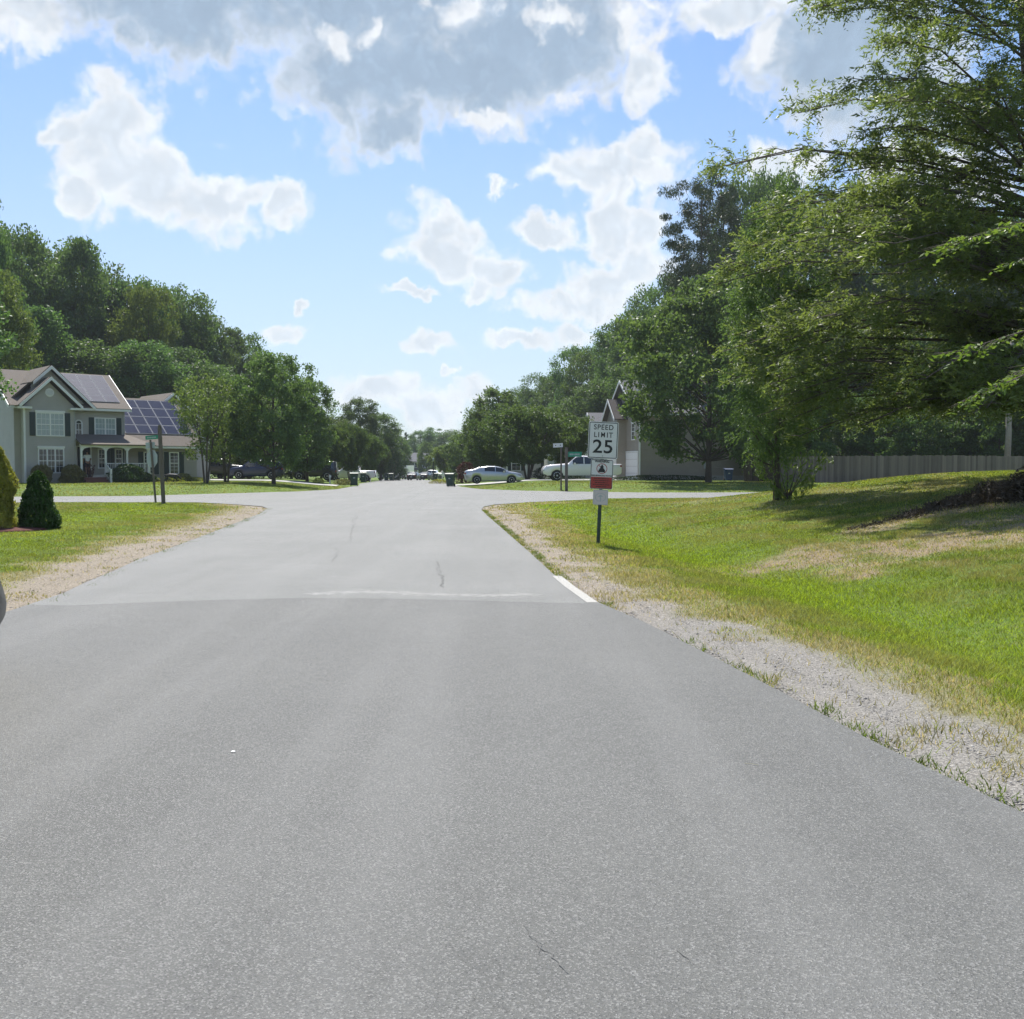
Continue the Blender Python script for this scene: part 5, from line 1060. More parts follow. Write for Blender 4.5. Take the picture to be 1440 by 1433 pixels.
t_ = MB(); t_.prism([(-.08, -.08, -.4), (.08, -.08, -.4), (.08, .08, -.4), (-.08, .08, -.4)], (0, 0, 3.55)); t_.prism([(-.08, -.08, 3.152), (.08, -.08, 3.152), (.045, -.08, 3.3), (-.045, -.08, 3.3)], (0, .16, 0)); t_.build('timber', M['wood_post'], TP)
# street-name post across the road (right)
gp_ = flat(789, 689.3, .05); SB = empty('direction_sign', (gp_[0], gp_[1], gz1(*gp_)), 0, 'thin weathered post carrying a narrow white blade sign across the road', 'road sign'); b_ = MB(); b_.box(-.36, .26, -.01, .01, 2.72, 2.98); 
MB().box(-.05, .05, -.05, .05, -.3, 2.72).build('post', M['wood_post'], SB); bl_ = b_.build('white_blade', M['sign_white'], SB); bl_.rotation_euler = (0, R(-3), 0); d_ = MB()
for a in (-.2, .1): d_.lathe([(.035, 0), (.035, .003)], 10, (0, 0, 0)); 
for a in (-.2, .1):
    k_ = MB().lathe([(.035, 0), (.033, .004)], 10).build('black_dot', M['black'], bl_); k_.rotation_euler = (math.pi / 2, 0, 0); k_.location = (a, -.011, 2.85)
gp_ = flat(796.5, 689.6, .05); SC_ = empty('street_sign', (gp_[0], gp_[1], gz1(*gp_)), 0, 'thicker timber post with green street-name blade beside the white-bladed post', 'road sign'); MB().box(-.09, .09, -.09, .09, -.3, 2.75).build('post', M['wood_post'], SC_)
bl_ = MB().box(.10, .96, -.012, .012, 2.15, 2.47).build('street_blade', M['sign_green'], SC_); d_ = MB()
for a, w_ in [(.2, .07), (.29, .05), (.36, .08), (.5, .05), (.57, .07), (.66, .05), (.74, .08)]: d_.box(a, a + w_, -.0145, -.0125, 2.25, 2.36)
d_.build('faint_lettering', M['galv'], bl_)
# ------------------------------------------------------------------ vehicles
def wheel(par, x, y, r, side, rim='rim', wd=.22):
    t = MB(); t.lathe([(r * .62, -wd / 2), (r * .93, -wd / 2), (r, -wd / 2 + .035), (r, wd / 2 - .035), (r * .93, wd / 2), (r * .62, wd / 2)], 28); o = t.build('wheel', M['tyre'], par, True); o.rotation_euler = (math.pi / 2, 0, 0); o.location = (x, y, r)
    q = MB(); q.lathe([(r * .64, -.05), (r * .66, .07), (r * .60, .075), (r * .56, .02), (r * .1, .01)], 28)
    for k in range(5):
        a = 2 * math.pi * k / 5; ca, sa = math.cos(a), math.sin(a); w_ = r * .09; pts = [(ca * r * .08 - sa * w_, sa * r * .08 + ca * w_, .02), (ca * r * .62 - sa * w_ * .9, sa * r * .62 + ca * w_ * .9, .045), (ca * r * .62 + sa * w_ * .9, sa * r * .62 - ca * w_ * .9, .045), (ca * r * .08 + sa * w_, sa * r * .08 - ca * w_, .02)]; q.prism(pts, (0, 0, .03))
    q.lathe([(r * .16, .01), (r * .15, .07), (.005, .075)], 12); ri = q.build('rim', M[rim], o); ri.location = (0, 0, wd / 2 - .07 if side < 0 else -(wd / 2 - .07)); ri.rotation_euler = (0, 0, 0) if side < 0 else (math.pi, 0, 0)
    return o
def vehicle(name, label, cat, loc, rz, L, Wd, top, belt, zbot, wheels, r, paint_, side_glass, screens, tumble=.34, group=None, rim='rim', lamps=True, rails=False, z=None):
    e = empty(name, (loc[0], loc[1], (gz1(*loc) + .03) if z is None else z), rz, label, cat, group)
    tx, tz = zip(*top); bx_, bz = zip(*belt); xs = set(np.linspace(-L / 2, L / 2, 74).tolist())
    for w in wheels:
        for k in np.linspace(-1.16, 1.16, 15): xs.add(w + k * r)
    for a, b in list(side_glass) + list(screens): xs.add(a); xs.add(b)
    xs = sorted(xs); rows = []; hwid = []
    for x in xs:
        u = abs(2 * x / L); hw = Wd / 2 * (1 - .16 * max(0, (u - .6) / .4) ** 2.4); zt = float(np.interp(x, tx, tz)); zb = min(float(np.interp(x, bx_, bz)), zt - .01); zl = zbot + .12 * max(0, (u - .88) / .12)
        for w in wheels:
            if abs(x - w) < r * 1.16: zl = max(zl, r * .95 + math.sqrt(max(0, (r * 1.16) ** 2 - (x - w) ** 2)) * .98)
        zl = min(zl, zb - .08); h = zt - zb; q_ = float(S((h - .08) / .24)); tk = h * (.5 * (1 - q_) + tumble * q_)
        pr = [(hw * .93, zl), (hw * .985, zl + (zb - zl) * .18), (hw, zl + (zb - zl) * .62), (hw * .985, zb - .02), (hw * .965 - tk * .04, zb + h * .07), (hw * .95 - tk * .86, zb + h * .86), (hw * .93 - tk - (.05 - .03 * q_), zb + h * .965), (max(.1, hw * .55 - tk * .6), zt), (0.0, zt + .012)]
        rows.append(pr)
    nR = 9; body = MB(); glass = MB(); scr = MB(); v = []
    for side in (1, -1):
        V_ = [[(x, side * p[0], p[1]) for p in pr] for x, pr in zip(xs, rows)]
        for i in range(len(xs) - 1):
            xm = (xs[i] + xs[i + 1]) / 2
            for k in range(nR - 1):
                qd = [V_[i][k], V_[i + 1][k], V_[i + 1][k + 1], V_[i][k + 1]]
                tgt = body
                if k == 4 and any(a <= xm <= b for a, b in side_glass): tgt = glass
                elif k >= 6 and any(a <= xm <= b for a, b in screens): tgt = scr
                tgt.poly(qd)
        for i in (0, len(xs) - 1): body.poly(V_[i] + [(xs[i], 0, rows[i][0][1])])
    def fin(mb, nm, mat, sm=True):
        me = bpy.data.meshes.new(nm); me.from_pydata(mb.v, [], mb.f); bm = bmesh.new(); bm.from_mesh(me); bmesh.ops.remove_doubles(bm, verts=bm.verts, dist=.002); bmesh.ops.recalc_face_normals(bm, faces=bm.faces)
        bm.to_mesh(me); bm.free(); me.polygons.foreach_set('use_smooth', np.ones(len(me.polygons), bool)); return link(nm, me, M[mat], e)
    bo = fin(body, 'body', paint_); ng = bo.modifiers.new('n', 'WEIGHTED_NORMAL') if False else None
    fin(glass, 'side_window', 'glass_car'); fin(scr, 'windscreen', 'glass_car')
    ub_ = MB(); ub_.box(-L / 2 + .25, L / 2 - .25, -Wd / 2 + .16, Wd / 2 - .16, zbot + .02, float(np.interp(0, bx_, bz)) - .12); ub_.build('underbody', M['plastic_black'], e)
    for w in wheels:
        for s_ in (-1, 1): wheel(e, w, s_ * (Wd / 2 - .13), r, s_, rim)
    zb0 = float(np.interp(L / 2 - .1, bx_, bz)); zb1 = float(np.interp(-L / 2 + .1, bx_, bz))
    if lamps:
        for s_ in (-1, 1):
            MB().box(L / 2 - .30, L / 2 + .004, s_ * Wd / 2 * .50 if s_ > 0 else -Wd / 2 * .865, Wd / 2 * .865 if s_ > 0 else -Wd / 2 * .50, zb0 - .17, zb0 - .04).build('headlight', M['lamp_clear'], e, bevel=.02)
            MB().box(-L / 2 - .006, -L / 2 + .22, s_ * Wd / 2 * .55 if s_ > 0 else -Wd / 2 * .87, Wd / 2 * .87 if s_ > 0 else -Wd / 2 * .55, zb1 - .20, zb1 - .04).build('tail_lamp', M['lamp_red'], e, bevel=.02)
        MB().box(L / 2 - .1, L / 2 + .012, -Wd / 2 * .42, Wd / 2 * .42, zb0 - .36, zb0 - .12).build('grille', M['plastic_black'], e, bevel=.02)
        MB().box(L / 2 - .2, L / 2 + .03, -Wd / 2 * .80, Wd / 2 * .80, zbot + .10, zbot + .24).build('bumper', M['plastic_black'], e, bevel=.03); MB().box(-L / 2 - .03, -L / 2 + .2, -Wd / 2 * .80, Wd / 2 * .80, zbot + .10, zbot + .26).build('bumper', M['plastic_black'], e, bevel=.03)
        MB().box(-L / 2 - .035, -L / 2 - .0, -.16, .16, zb1 - .34, zb1 - .22).build('number_plate', M['sign_white'], e)
    for s_ in (-1, 1):
        fx = max(b for a, b in side_glass); zz = float(np.interp(fx - .12, bx_, bz)); MB().box(fx - .22, fx - .05, min(s_ * (Wd / 2 - .04), s_ * (Wd / 2 + .17)), max(s_ * (Wd / 2 - .04), s_ * (Wd / 2 + .17)), zz + .02, zz + .15).build('mirror', M[paint_], e, bevel=.03)
        for (a, b) in side_glass: MB().box(a + .02, a + .20, min(s_ * (Wd / 2 - .012), s_ * (Wd / 2 + .022)), max(s_ * (Wd / 2 - .012), s_ * (Wd / 2 + .022)), zz - .14, zz - .105).build('door_handle', M[paint_], e)
    if rails:
        for s_ in (-1, 1): zt = max(tz); MB().tube([(rails[0], s_ * (Wd / 2 - .28), zt - .02), (rails[0] + .15, s_ * (Wd / 2 - .28), zt + .06), (rails[1] - .15, s_ * (Wd / 2 - .28), zt + .07), (rails[1], s_ * (Wd / 2 - .28), zt - .0)], [.018] * 4, 6).build('roof_rail', M['chrome'], e)
    return e
M['silver'] = principled('silver_paint', (.50, .51, .52), .25, metal=.6, coat=.8); M['white_paint'] = principled('white_paint', (.84, .80, .82), .3, coat=.8); M['navy_paint'] = principled('navy_paint', (.010, .018, .065), .3, coat=.4)
M['black_car'] = principled('black_car_paint', (.008, .009, .010), .3, coat=.35); M['grey_car'] = principled('dark_grey_paint', (.018, .021, .024), .45, coat=.15)
# silver sedan (nose to the right)
Ys = 81.0; vehicle('sedan', 'silver four-door sedan parked nose right in the drive on the right', 'car', (gx(694, Ys), Ys), R(5), 4.63, 1.8,
    [(-2.31, .98), (-2.15, 1.09), (-1.75, 1.13), (-1.15, 1.33), (-.5, 1.425), (.1, 1.42), (.55, 1.33), (1.22, 1.0), (1.8, .92), (2.2, .78), (2.31, .60)], [(-2.31, .93), (-1.7, 1.02), (-.5, .98), (1.0, .90), (1.9, .80), (2.2, .70), (2.31, .55)], .20, (-1.38, 1.38), .325, 'silver', [(-.78, -.82), (-.76, .06), (.13, .92)], [(.42, 1.16), (-1.7, -1.0)], .42)
# white pickup (nose to the left)
Yp = 79.5; vehicle('pickup_truck', 'white crew-cab pickup truck parked nose left before the garage', 'pickup truck', (gx(817, Yp), Yp), R(184), 6.15, 2.02,
    [(-3.07, 1.30), (-.98, 1.30), (-.94, 1.82), (-.8, 1.93), (.0, 1.97), (.50, 1.93), (1.12, 1.36), (2.5, 1.25), (2.95, 1.15), (3.07, .9)], [(-3.07, 1.26), (-1.05, 1.26), (.9, 1.26), (1.4, 1.22), (2.6, 1.13), (3.07, .85)], .42, (-1.9, 2.0), .41, 'white_paint', [(-.86, -.14), (-.06, .78)], [(.56, 1.08)], .20)
# navy suv and dark pickup (left yard)
Yn = 90.0; vehicle('suv', 'navy blue estate car with roof rails parked under the left shade tree', 'car', (gx(361, Yn), Yn), R(186), 4.75, 1.88,
    [(-2.37, 1.05), (-2.25, 1.30), (-1.9, 1.60), (-1.2, 1.68), (.0, 1.70), (.5, 1.62), (1.15, 1.14), (2.0, 1.02), (2.3, .86), (2.37, .6)], [(-2.37, 1.0), (-1.8, 1.08), (.9, 1.02), (1.9, .92), (2.37, .55)], .24, (-1.40, 1.42), .36, 'navy_paint', [(-1.95, -1.15), (-1.08, -.12), (-.05, .85)], [(.56, 1.10), (-2.3, -2.0)], .3, rails=(-1.8, .2))
Yk = 94.5; vehicle('pickup_truck', 'black pickup truck with chrome side trim parked left of the navy car', 'pickup truck', (gx(310, Yk), Yk), R(4), 5.8, 2.0,
    [(-2.9, 1.30), (-.95, 1.30), (-.9, 1.78), (-.75, 1.88), (.1, 1.90), (.65, 1.86), (1.25, 1.32), (2.5, 1.2), (2.9, .9)], [(-2.9, 1.26), (.9, 1.22), (1.4, 1.18), (2.6, 1.08), (2.9, .8)], .42, (-1.8, 1.9), .40, 'black_car', [(-.80, -.06), (.02, .88)], [(.68, 1.2)], .2)
Yb = 97.0; vehicle('suv', 'black off-road vehicle with red tail lamps in the shade of the left trees', 'car', (gx(443, Yb), Yb), R(182), 4.3, 1.88,
    [(-2.15, 1.1), (-2.1, 1.78), (-1.9, 1.84), (.3, 1.84), (.5, 1.75), (.8, 1.22), (2.0, 1.12), (2.15, .9)], [(-2.15, 1.0), (.8, 1.12), (2.0, 1.05), (2.15, .8)], .40, (-1.3, 1.35), .42, 'black_car', [(-1.9, -1.0), (-.9, -.1), (-.02, .55)], [(.5, .78), (-2.14, -2.1)], .15)
Yw = 116.0; vehicle('pickup_truck', 'white pickup truck half hidden behind the nearer left bin', 'pickup truck', (gx(494, Yw), Yw), R(182), 5.6, 1.95,
    [(-2.8, 1.25), (-1.0, 1.25), (-.95, 1.78), (.1, 1.86), (.6, 1.82), (1.2, 1.3), (2.5, 1.18), (2.8, .9)], [(-2.8, 1.2), (.9, 1.2), (2.5, 1.05), (2.8, .8)], .42, (-1.75, 1.8), .39, 'white_paint', [(-.85, -.1), (0, .82)], [(.64, 1.15)], .2)
def far_car(px, Y, paint_, label, rz): 
    return vehicle('parked_car', label, 'car', (gx(px, Y), Y), rz, 4.5, 1.8, [(-2.25, .95), (-1.7, 1.12), (-1.1, 1.40), (.2, 1.42), (1.1, 1.0), (2.1, .8), (2.25, .6)], [(-2.25, .9), (1.0, .92), (2.0, .75), (2.25, .55)], .2, (-.78, 1.38), .33, paint_, [(-1.1, -.2), (-.1, .85)], [(.3, 1.05), (-1.65, -1.15)], .4)
far_car(582, 172, 'black_car', 'dark car seen from behind on the far road before the white house', R(84)); far_car(599, 178, 'grey_car', 'dark grey car parked at the right edge of the far road', R(80)); 
vehicle('pickup_truck', 'distant white pickup parked to the right of the dark cars', 'pickup truck', (gx(608, 200), 200), R(172), 5.6, 1.95,
    [(-2.8, 1.25), (-1.0, 1.25), (-.95, 1.78), (.1, 1.86), (.6, 1.82), (1.2, 1.3), (2.5, 1.18), (2.8, .9)], [(-2.8, 1.2), (.9, 1.2), (2.5, 1.05), (2.8, .8)], .42, (-1.75, 1.8), .39, 'white_paint', [(-.85, -.1), (0, .82)], [(.64, 1.15)], .2)
# box truck facing us
Yt = 216.0; BT = empty('box_truck', (gx(562, Yt), Yt, gz1(gx(562, Yt), Yt)), R(-8), 'large white-topped box truck with black cab facing down the road', 'truck')
MB().box(-1.2, 1.2, 2.0, 8.2, 1.0, 3.05).build('cargo_box', M['white_paint'], BT, bevel=.03); c_ = MB(); c_.box(-1.15, 1.15, .0, 1.95, .55, 2.9); c_.build('cab', M['white_paint'], BT, bevel=.12)
MB().box(-1.02, 1.02, -.02, .1, 1.75, 2.72).build('windscreen', M['glass_car'], BT, bevel=.03); MB().box(-1.16, 1.16, -.03, .2, .35, 1.28).build('grille', M['black_car'], BT, bevel=.04); MB().box(-1.16, 1.16, -.06, .1, 1.3, 1.55).build('bonnet_panel', M['white_paint'], BT)
for s_ in (-1, 1): MB().box(min(s_ * .7, s_ * 1.0), max(s_ * .7, s_ * 1.0), -.07, .0, .75, .95).build('headlight', M['lamp_clear'], BT)
for yy in (1.0, 6.6):
    for s_ in (-1, 1):
        o_ = MB().lathe([(.2, -.14), (.46, -.14), (.5, -.1), (.5, .1), (.46, .14), (.2, .14)], 20).build('wheel', M['tyre'], BT, True); o_.rotation_euler = (0, math.pi / 2, 0); o_.location = (s_ * 1.0, yy, .5)
tr2 = empty('cargo_van', (gx(547, 208), 208, gz1(gx(547, 208), 208)), R(20), 'white van body parked left of the box truck', 'van'); v_ = MB(); v_.prism([(-2.6, -1, .4), (2.6, -1, .4), (2.6, -1, 1.3), (2.0, -1, 1.5), (1.5, -1, 2.3), (-2.6, -1, 2.3)], (0, 2, 0)); v_.build('body', M['white_paint'], tr2, bevel=.06)
MB().box(1.5, 1.95, -1.01, 1.01, 1.5, 2.1).build('windscreen', M['glass_car'], tr2)
for xx in (-1.7, 1.6):
    for s_ in (-1, 1): o_ = MB().lathe([(.15, -.1), (.36, -.1), (.36, .1), (.15, .1)], 16).build('wheel', M['tyre'], tr2, True); o_.rotation_euler = (math.pi / 2, 0, 0); o_.location = (xx, s_ * .92, .36)
# dark vehicle whose rounded corner shows at the left edge
vehicle('parked_car', 'dark grey vehicle corner cut off by the left edge beside the road', 'car', (-4.77, 5.50), R(90), 4.8, 1.9,
    [(-2.4, 1.0), (-2.2, 1.5), (-1.6, 1.66), (.0, 1.7), (.6, 1.6), (1.3, 1.12), (2.1, 1.02), (2.33, .9), (2.4, .7)], [(-2.4, .95), (-1.8, 1.05), (.9, 1.0), (2.0, .9), (2.4, .6)], .28, (-1.4, 1.42), .36, 'grey_car', [(-1.9, -1.1), (-1.0, -.1), (0, .9)], [(.65, 1.25), (-2.18, -1.8)], .3, lamps=False, z=.0)
# ------------------------------------------------------------------ bins, hydrant, mailboxes, lamp, stones
def wheelie(x, y, rz, mat, label, H=1.1, group=None):
    e = empty('wheeled_bin', (x, y, gz1(x, y) + .02), rz, label, 'bin', group); b_ = MB(); w0, w1 = .24, .31
    v0 = [(-w0, -.26, .06), (w0, -.26, .06), (w0, .24, .06), (-w0, .24, .06)]; v1 = [(-w1, -.34, H - .1), (w1, -.34, H - .1), (w1, .34, H - .1), (-w1, .34, H - .1)]
    b_.poly(v0[::-1]); b_.poly(v1)
    for i in range(4): j = (i + 1) % 4; b_.poly([v0[i], v0[j], v1[j], v1[i]])
    b_.box(-w1 - .02, w1 + .02, -.36, .36, H - .14, H - .10); b_.build('body', M[mat], e); l_ = MB(); l_.prism([(-w1 - .03, -.38, H - .098), (-w1 - .03, .40, H - .098), (-w1 - .03, .36, H - .02), (-w1 - .03, -.3, H - .05)], (2 * w1 + .06, 0, 0)); ld = l_.build('lid', M[mat], e); MB().tube([(-.24, .42, H - .12), (.24, .42, H - .12)], [.02, .02], 6).build('handle', M[mat], ld)
    MB().box(-.07, .07, -.345, -.325, H * .55, H * .63).build('label_patch', M['galv'], e)
    for s_ in (-1, 1): o_ = MB().lathe([(.02, -.03), (.13, -.03), (.13, .03), (.02, .03)], 14).build('wheel', M['tyre'], e, True); o_.rotation_euler = (0, math.pi / 2, 0); o_.location = (s_ * .26, .27, .13)
    return e
def gp2(px, py, Y): return gx(px, Y), Y
x_, y_ = gp2(633.5, 0, 78); wheelie(x_, y_, R(-12), 'bin_green', 'dark green wheeled bin on the right verge beside the sedan')
x_, y_ = gp2(498, 0, 79.5); wheelie(x_, y_, R(10), 'bin_green', 'dark green wheeled bin on the left verge, the nearest on that side')
x_, y_ = gp2(511, 0, 104); wheelie(x_, y_, R(5), 'bin_green', 'brighter green wheeled bin behind the nearest left bin')
x_, y_ = gp2(543.5, 0, 150); wheelie(x_, y_, R(5), 'bin_green', 'distant green bin left of the box truck', 1.2); x_, y_ = gp2(550.5, 0, 152); wheelie(x_, y_, R(-5), 'bin_green', 'distant green bin directly before the box truck', 1.2)
x_, y_ = gp2(613, 0, 150); wheelie(x_, y_, R(0), 'bin_green', 'distant green bin beside the thin lamp post', 1.15)
x_, y_ = gp2(1024, 0, 78.5); wheelie(x_, y_, R(0), 'bin_blue', 'dark blue bin in the shade beside the tan house', 1.0)
x_, y_ = -0.4655 * 66, 66.0; FH = empty('fire_hydrant', (x_, y_, gz1(x_, y_)), R(20), 'red fire hydrant peeking out behind the dwarf spruce', 'fire hydrant')
MB().lathe([(.19, -.05), (.19, .04), (.12, .06), (.12, .44), (.15, .46), (.15, .50), (.13, .52), (.12, .60), (.06, .68), (.035, .70), (.035, .74)], 16).build('barrel', M['red_paint'], FH, True)
for a, r_ in ((0, .055), (math.pi, .055), (-math.pi / 2, .075)): MB().tube([(0, 0, .38), (.19 * math.cos(a), .19 * math.sin(a), .38), (.22 * math.cos(a), .22 * math.sin(a), .38)], [r_, r_, r_ * 1.2], 10).build('outlet_cap', M['galv'] if a else M['red_paint'], FH)
def mailbox(px, Y, label, col='white', H=1.1):
    x, y = gx(px, Y), Y; e = empty('mailbox', (x, y, gz1(x, y)), R(-75), label, 'mailbox'); MB().box(-.05, .05, -.05, .05, -.2, H).build('post', M[col], e); b_ = MB(); pr = [(-.09, 0), (.09, 0), (.09, .12)] + [(.09 * math.cos(t), .12 + .09 * math.sin(t)) for t in np.linspace(.3, math.pi - .3, 5)] + [(-.09, .12)]
    b_.prism([(-.25, a, H + b) for a, b in pr], (.5, 0, 0)); bx_ = b_.build('letter_box', M['white' if col == 'white' else 'plastic_black'], e); MB().box(.0, .03, -.115, -.095, H + .1, H + .28).build('flag', M['red_paint'], bx_); MB().box(-.35, .3, -.03, .03, H - .06, H - .003).build('arm', M[col], e); return e
mailbox(521, 118, 'white mailbox on a white post beside the left far kerb'); mailbox(464, 86, 'small white post box on the left lawn before the black vehicle', H=.55); mailbox(622, 120, 'white mailbox on the right far verge behind the bin')
x_, y_ = gx(609.5, 150), 150; LP = empty('lamp_post', (x_, y_, gz1(x_, y_)), 0, 'thin dark garden lamp post at the right edge of the far road', 'lamp post'); MB().tube([(0, 0, 0), (0, 0, 2.9)], [.07, .05], 8).build('pole', M['plastic_black'], LP); MB().lathe([(.06, 2.9), (.14, 3.0), (.16, 3.3), (.05, 3.42)], 8).build('lantern', M['pane_light'], LP)
x_, y_ = gx(540.5, 190), 190; LP2 = empty('lamp_post', (x_, y_, gz1(x_, y_)), 0, 'white-topped lamp post left of the box truck', 'lamp post'); MB().tube([(0, 0, 0), (0, 0, 3.2)], [.06, .05], 8).build('pole', M['galv'], LP2); MB().lathe([(.06, 3.2), (.22, 3.3), (.26, 3.75), (.05, 3.9)], 8).build('lantern', M['white'], LP2)
for k, (px, Y, r_) in enumerate([(448, 83, .5), (478, 82.5, .5), (486, 84, .45)]): x_ = gx(px, Y); leaf_bush('border_shrub', x_, Y, r_, r_ * .7, .5, 700, .09, .05, 'shrub_gold' if k else 'golden', ['low yellow-green shrub beside the small white post box', 'low pinkish-green shrub left of the nearest left bin', 'small pale shrub touching the nearest left bin'][k], seed=40 + k)
x_ = gx(617, 92); leaf_bush('border_shrub', x_, 92, .9, .5, .45, 900, .09, .05, 'golden', 'low yellow-green shrub on the right verge left of the bin', seed=50)
leaf_bush('clipped_conifer', gx(553, 160), 160, 1.5, 1.5, 5.2, 5000, .2, .08, 'shrub', 'dark clipped evergreen beside the far bins', seed=51)
x_ = gx(766, 93); leaf_bush('bush', x_ + 1.2, 93, 2.4, 1.0, 1.2, 3800, .14, .07, 'shrub', 'low dark hedge between the myrtle trunks and the white pickup', seed=52)
leaf_bush('bush', gx(655, 92), 92, .9, .8, 1.9, 2500, .14, .07, 'red_leaf', 'dark reddish bush behind the tail of the silver sedan', seed=53)
leaf_bush('bush', gx(925, 83.3), 82.8, 4.6, .6, .45, 4200, .12, .06, 'shrub', 'low dark planting along the foot of the tan side wall', seed=54)
x_, y_, z_ = hit(328, 1073); o_ = MB().lathe([(.010, 0), (.013, .003), (.007, .006)], 9).build('pebble', M['white']); o_.location = (x_, y_, .007); tag(o_, 'tiny white pebble lying alone on the dark asphalt', 'pebble')
x_, y_ = flat(1056, 1077); o_ = MB().tube([(-.03, .02, 0), (0, 0, .004), (.035, -.02, .001)], [.0012, .0016, .001], 5).build('straw_stalk', principled('straw', (.55, .5, .33), .8)); o_.location = (x_, y_, .009); tag(o_, 'thin pale straw lying on the asphalt near the right verge', 'straw')
# ------------------------------------------------------------------ person at the door, dog on the lawn
def skin(name, verts, edges, mat, par, sub=2, root=0):
    me = bpy.data.meshes.new(name); me.from_pydata([v[0] for v in verts], edges, []); o = bpy.data.objects.new(name, me); COL.objects.link(o); o.modifiers.new('s', 'SKIN')
    for i, v in enumerate(verts):
        r = v[1]; me.skin_vertices[0].data[i].radius = (r, r) if not isinstance(r, tuple) else r
    me.skin_vertices[0].data[root].use_root = True; s = o.modifiers.new('u', 'SUBSURF'); s.levels = sub; s.render_levels = sub; bpy.context.view_layer.update()
    m2 = bpy.data.meshes.new_from_object(o.evaluated_get(bpy.context.evaluated_depsgraph_get())); bpy.data.objects.remove(o); m2.name = name; m2.polygons.foreach_set('use_smooth', np.ones(len(m2.polygons), bool)); return link(name, m2, M[mat], par)
x_, y_ = H1w(4.25, .1); PE = empty('person', (x_, y_, hz + PZ), TH, 'person in a white t-shirt and dark shorts standing at the front door', 'person')
vs_ = [((0, 0, .93), (.15, .11)), ((0, 0, 1.15), (.13, .10)), ((0, .0, 1.36), (.17, .11)), ((0, 0, 1.47), (.06, .06)), ((0, .02, 1.55), (.055, .06)), ((0, .03, 1.66), (.078, .095)), ((0, .03, 1.75), (.05, .06)),
       ((.19, 0, 1.38), .055), ((.25, .04, 1.12), .045), ((.22, .22, .98), .036), ((.20, .30, .97), .035), ((-.19, 0, 1.38), .055), ((-.26, .02, 1.12), .045), ((-.24, .12, .90), .036), ((-.23, .17, .83), .035),
       ((.09, 0, .84), .085), ((.10, .02, .48), .058), ((.10, 0, .08), .040), ((.11, .14, .04), .038), ((-.09, 0, .84), .085), ((-.10, -.02, .48), .058), ((-.10, -.05, .08), .040), ((-.11, .09, .04), .038)]
skin('body', vs_, [(0, 1), (1, 2), (2, 3), (3, 4), (4, 5), (5, 6), (2, 7), (7, 8), (8, 9), (9, 10), (2, 11), (11, 12), (12, 13), (13, 14), (0, 15), (15, 16), (16, 17), (17, 18), (0, 19), (19, 20), (20, 21), (21, 22)], 'skin', PE)
for s_, h0_ in ((1, Vector((.20, .30, .97))), (-1, Vector((-.23, .17, .83)))):
    hd = MB()
    for k in range(5): dx_ = (k - 2) * .016; hd.tube([h0_, h0_ + Vector((dx_ * 1.2, .04, -.02)), h0_ + Vector((dx_ * 1.5 + (s_ * .02 if k == 0 else 0), .085 - abs(k - 2) * .008, -.05))], [.011, .009, .006], 5)
    hd.build('hand', M['skin'], PE, True)
skin('shirt', [((0, 0, .90), (.175, .135)), ((0, 0, 1.15), (.165, .13)), ((0, 0, 1.36), (.195, .135)), ((0, 0, 1.44), (.09, .08)), ((.21, 0, 1.37), .085), ((.26, .03, 1.18), .075), ((-.21, 0, 1.37), .085), ((-.27, .02, 1.18), .075)], [(0, 1), (1, 2), (2, 3), (2, 4), (4, 5), (2, 6), (6, 7)], 'cloth_white', PE)
skin('shorts', [((0, 0, .92), (.17, .13)), ((.09, 0, .80), .105), ((.10, .01, .52), .09), ((-.09, 0, .80), .105), ((-.10, -.01, .52), .09)], [(0, 1), (1, 2), (0, 3), (3, 4)], 'cloth_dark', PE)
skin('hair', [((0, .0, 1.60), (.07, .07)), ((0, .01, 1.70), (.092, .105)), ((0, .01, 1.76), (.06, .07))], [(0, 1), (1, 2)], 'hair', PE)
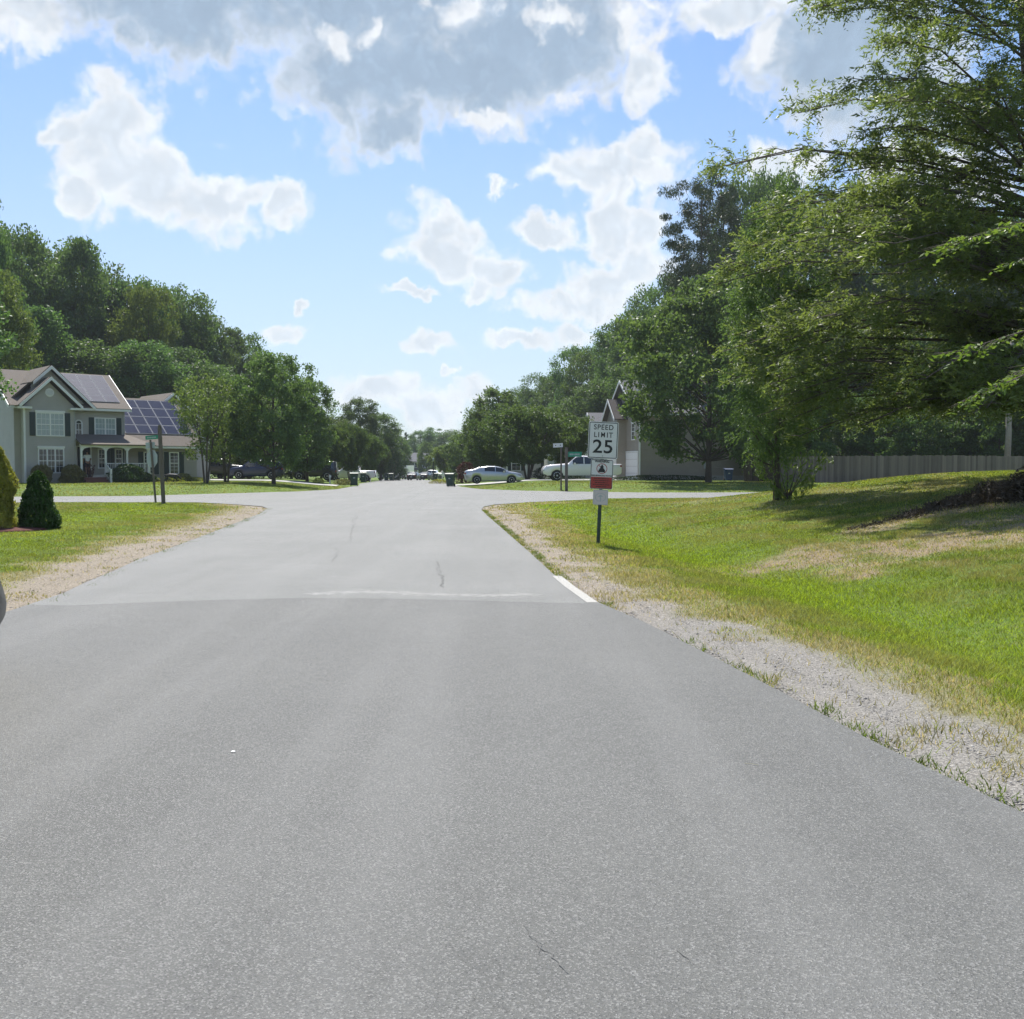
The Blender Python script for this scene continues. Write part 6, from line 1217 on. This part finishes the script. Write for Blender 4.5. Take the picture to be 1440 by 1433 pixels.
dx0, dy0 = gx(241, 73.2), 73.2; DG = empty('dog', (dx0, dy0, gz1(dx0, dy0)), R(8), 'black dog walking right with its head down across the left lawn', 'dog')
dv = [((0, 0, .50), (.13, .15)), ((.22, 0, .47), (.14, .17)), ((-.22, 0, .50), (.115, .13)), ((-.36, 0, .50), (.09, .10)), ((.36, 0, .50), (.10, .12)), ((.50, 0, .44), (.075, .08)), ((.60, 0, .34), (.07, .075)), ((.70, 0, .25), (.045, .045)), ((.78, 0, .19), (.035, .03)),
      ((-.46, 0, .50), .035), ((-.60, 0, .36), .025), ((-.70, 0, .26), .018),
      ((.30, .09, .36), .06), ((.34, .09, .18), .032), ((.38, .09, .02), .03), ((.27, -.09, .36), .06), ((.20, -.09, .20), .032), ((.16, -.09, .02), .03),
      ((-.30, .09, .38), .075), ((-.24, .09, .26), .045), ((-.36, .09, .16), .028), ((-.32, .09, .02), .03), ((-.32, -.09, .38), .075), ((-.30, -.09, .26), .045), ((-.46, -.09, .18), .028), ((-.46, -.09, .02), .03)]
skin('body', dv, [(0, 1), (0, 2), (2, 3), (1, 4), (4, 5), (5, 6), (6, 7), (7, 8), (3, 9), (9, 10), (10, 11), (1, 12), (12, 13), (13, 14), (1, 15), (15, 16), (16, 17), (3, 18), (18, 19), (19, 20), (20, 21), (3, 22), (22, 23), (23, 24), (24, 25)], 'fur', DG)
for s_ in (-1, 1): MB().prism([(.58, s_ * .05, .40), (.64, s_ * .06, .36), (.60, s_ * .10, .28)], (0, s_ * .012, 0)).build('ear', M['fur'], DG)

# ------------------------------------------------------------------ summer haze
hb = MB().box(-420, 420, -40, 640, -4.5, 48).build('haze', None); hb['kind'] = 'stuff'
m = bpy.data.materials.new('haze'); m.use_nodes = True; nt = m.node_tree; nt.nodes.clear(); pv = nn(nt, 'ShaderNodeVolumePrincipled'); pv.inputs['Color'].default_value = (.82, .90, 1, 1); pv.inputs['Density'].default_value = HAZE; pv.inputs['Anisotropy'].default_value = .35
nt.links.new(pv.outputs[0], nt.nodes.new('ShaderNodeOutputMaterial').inputs['Volume']); hb.data.materials.append(m)
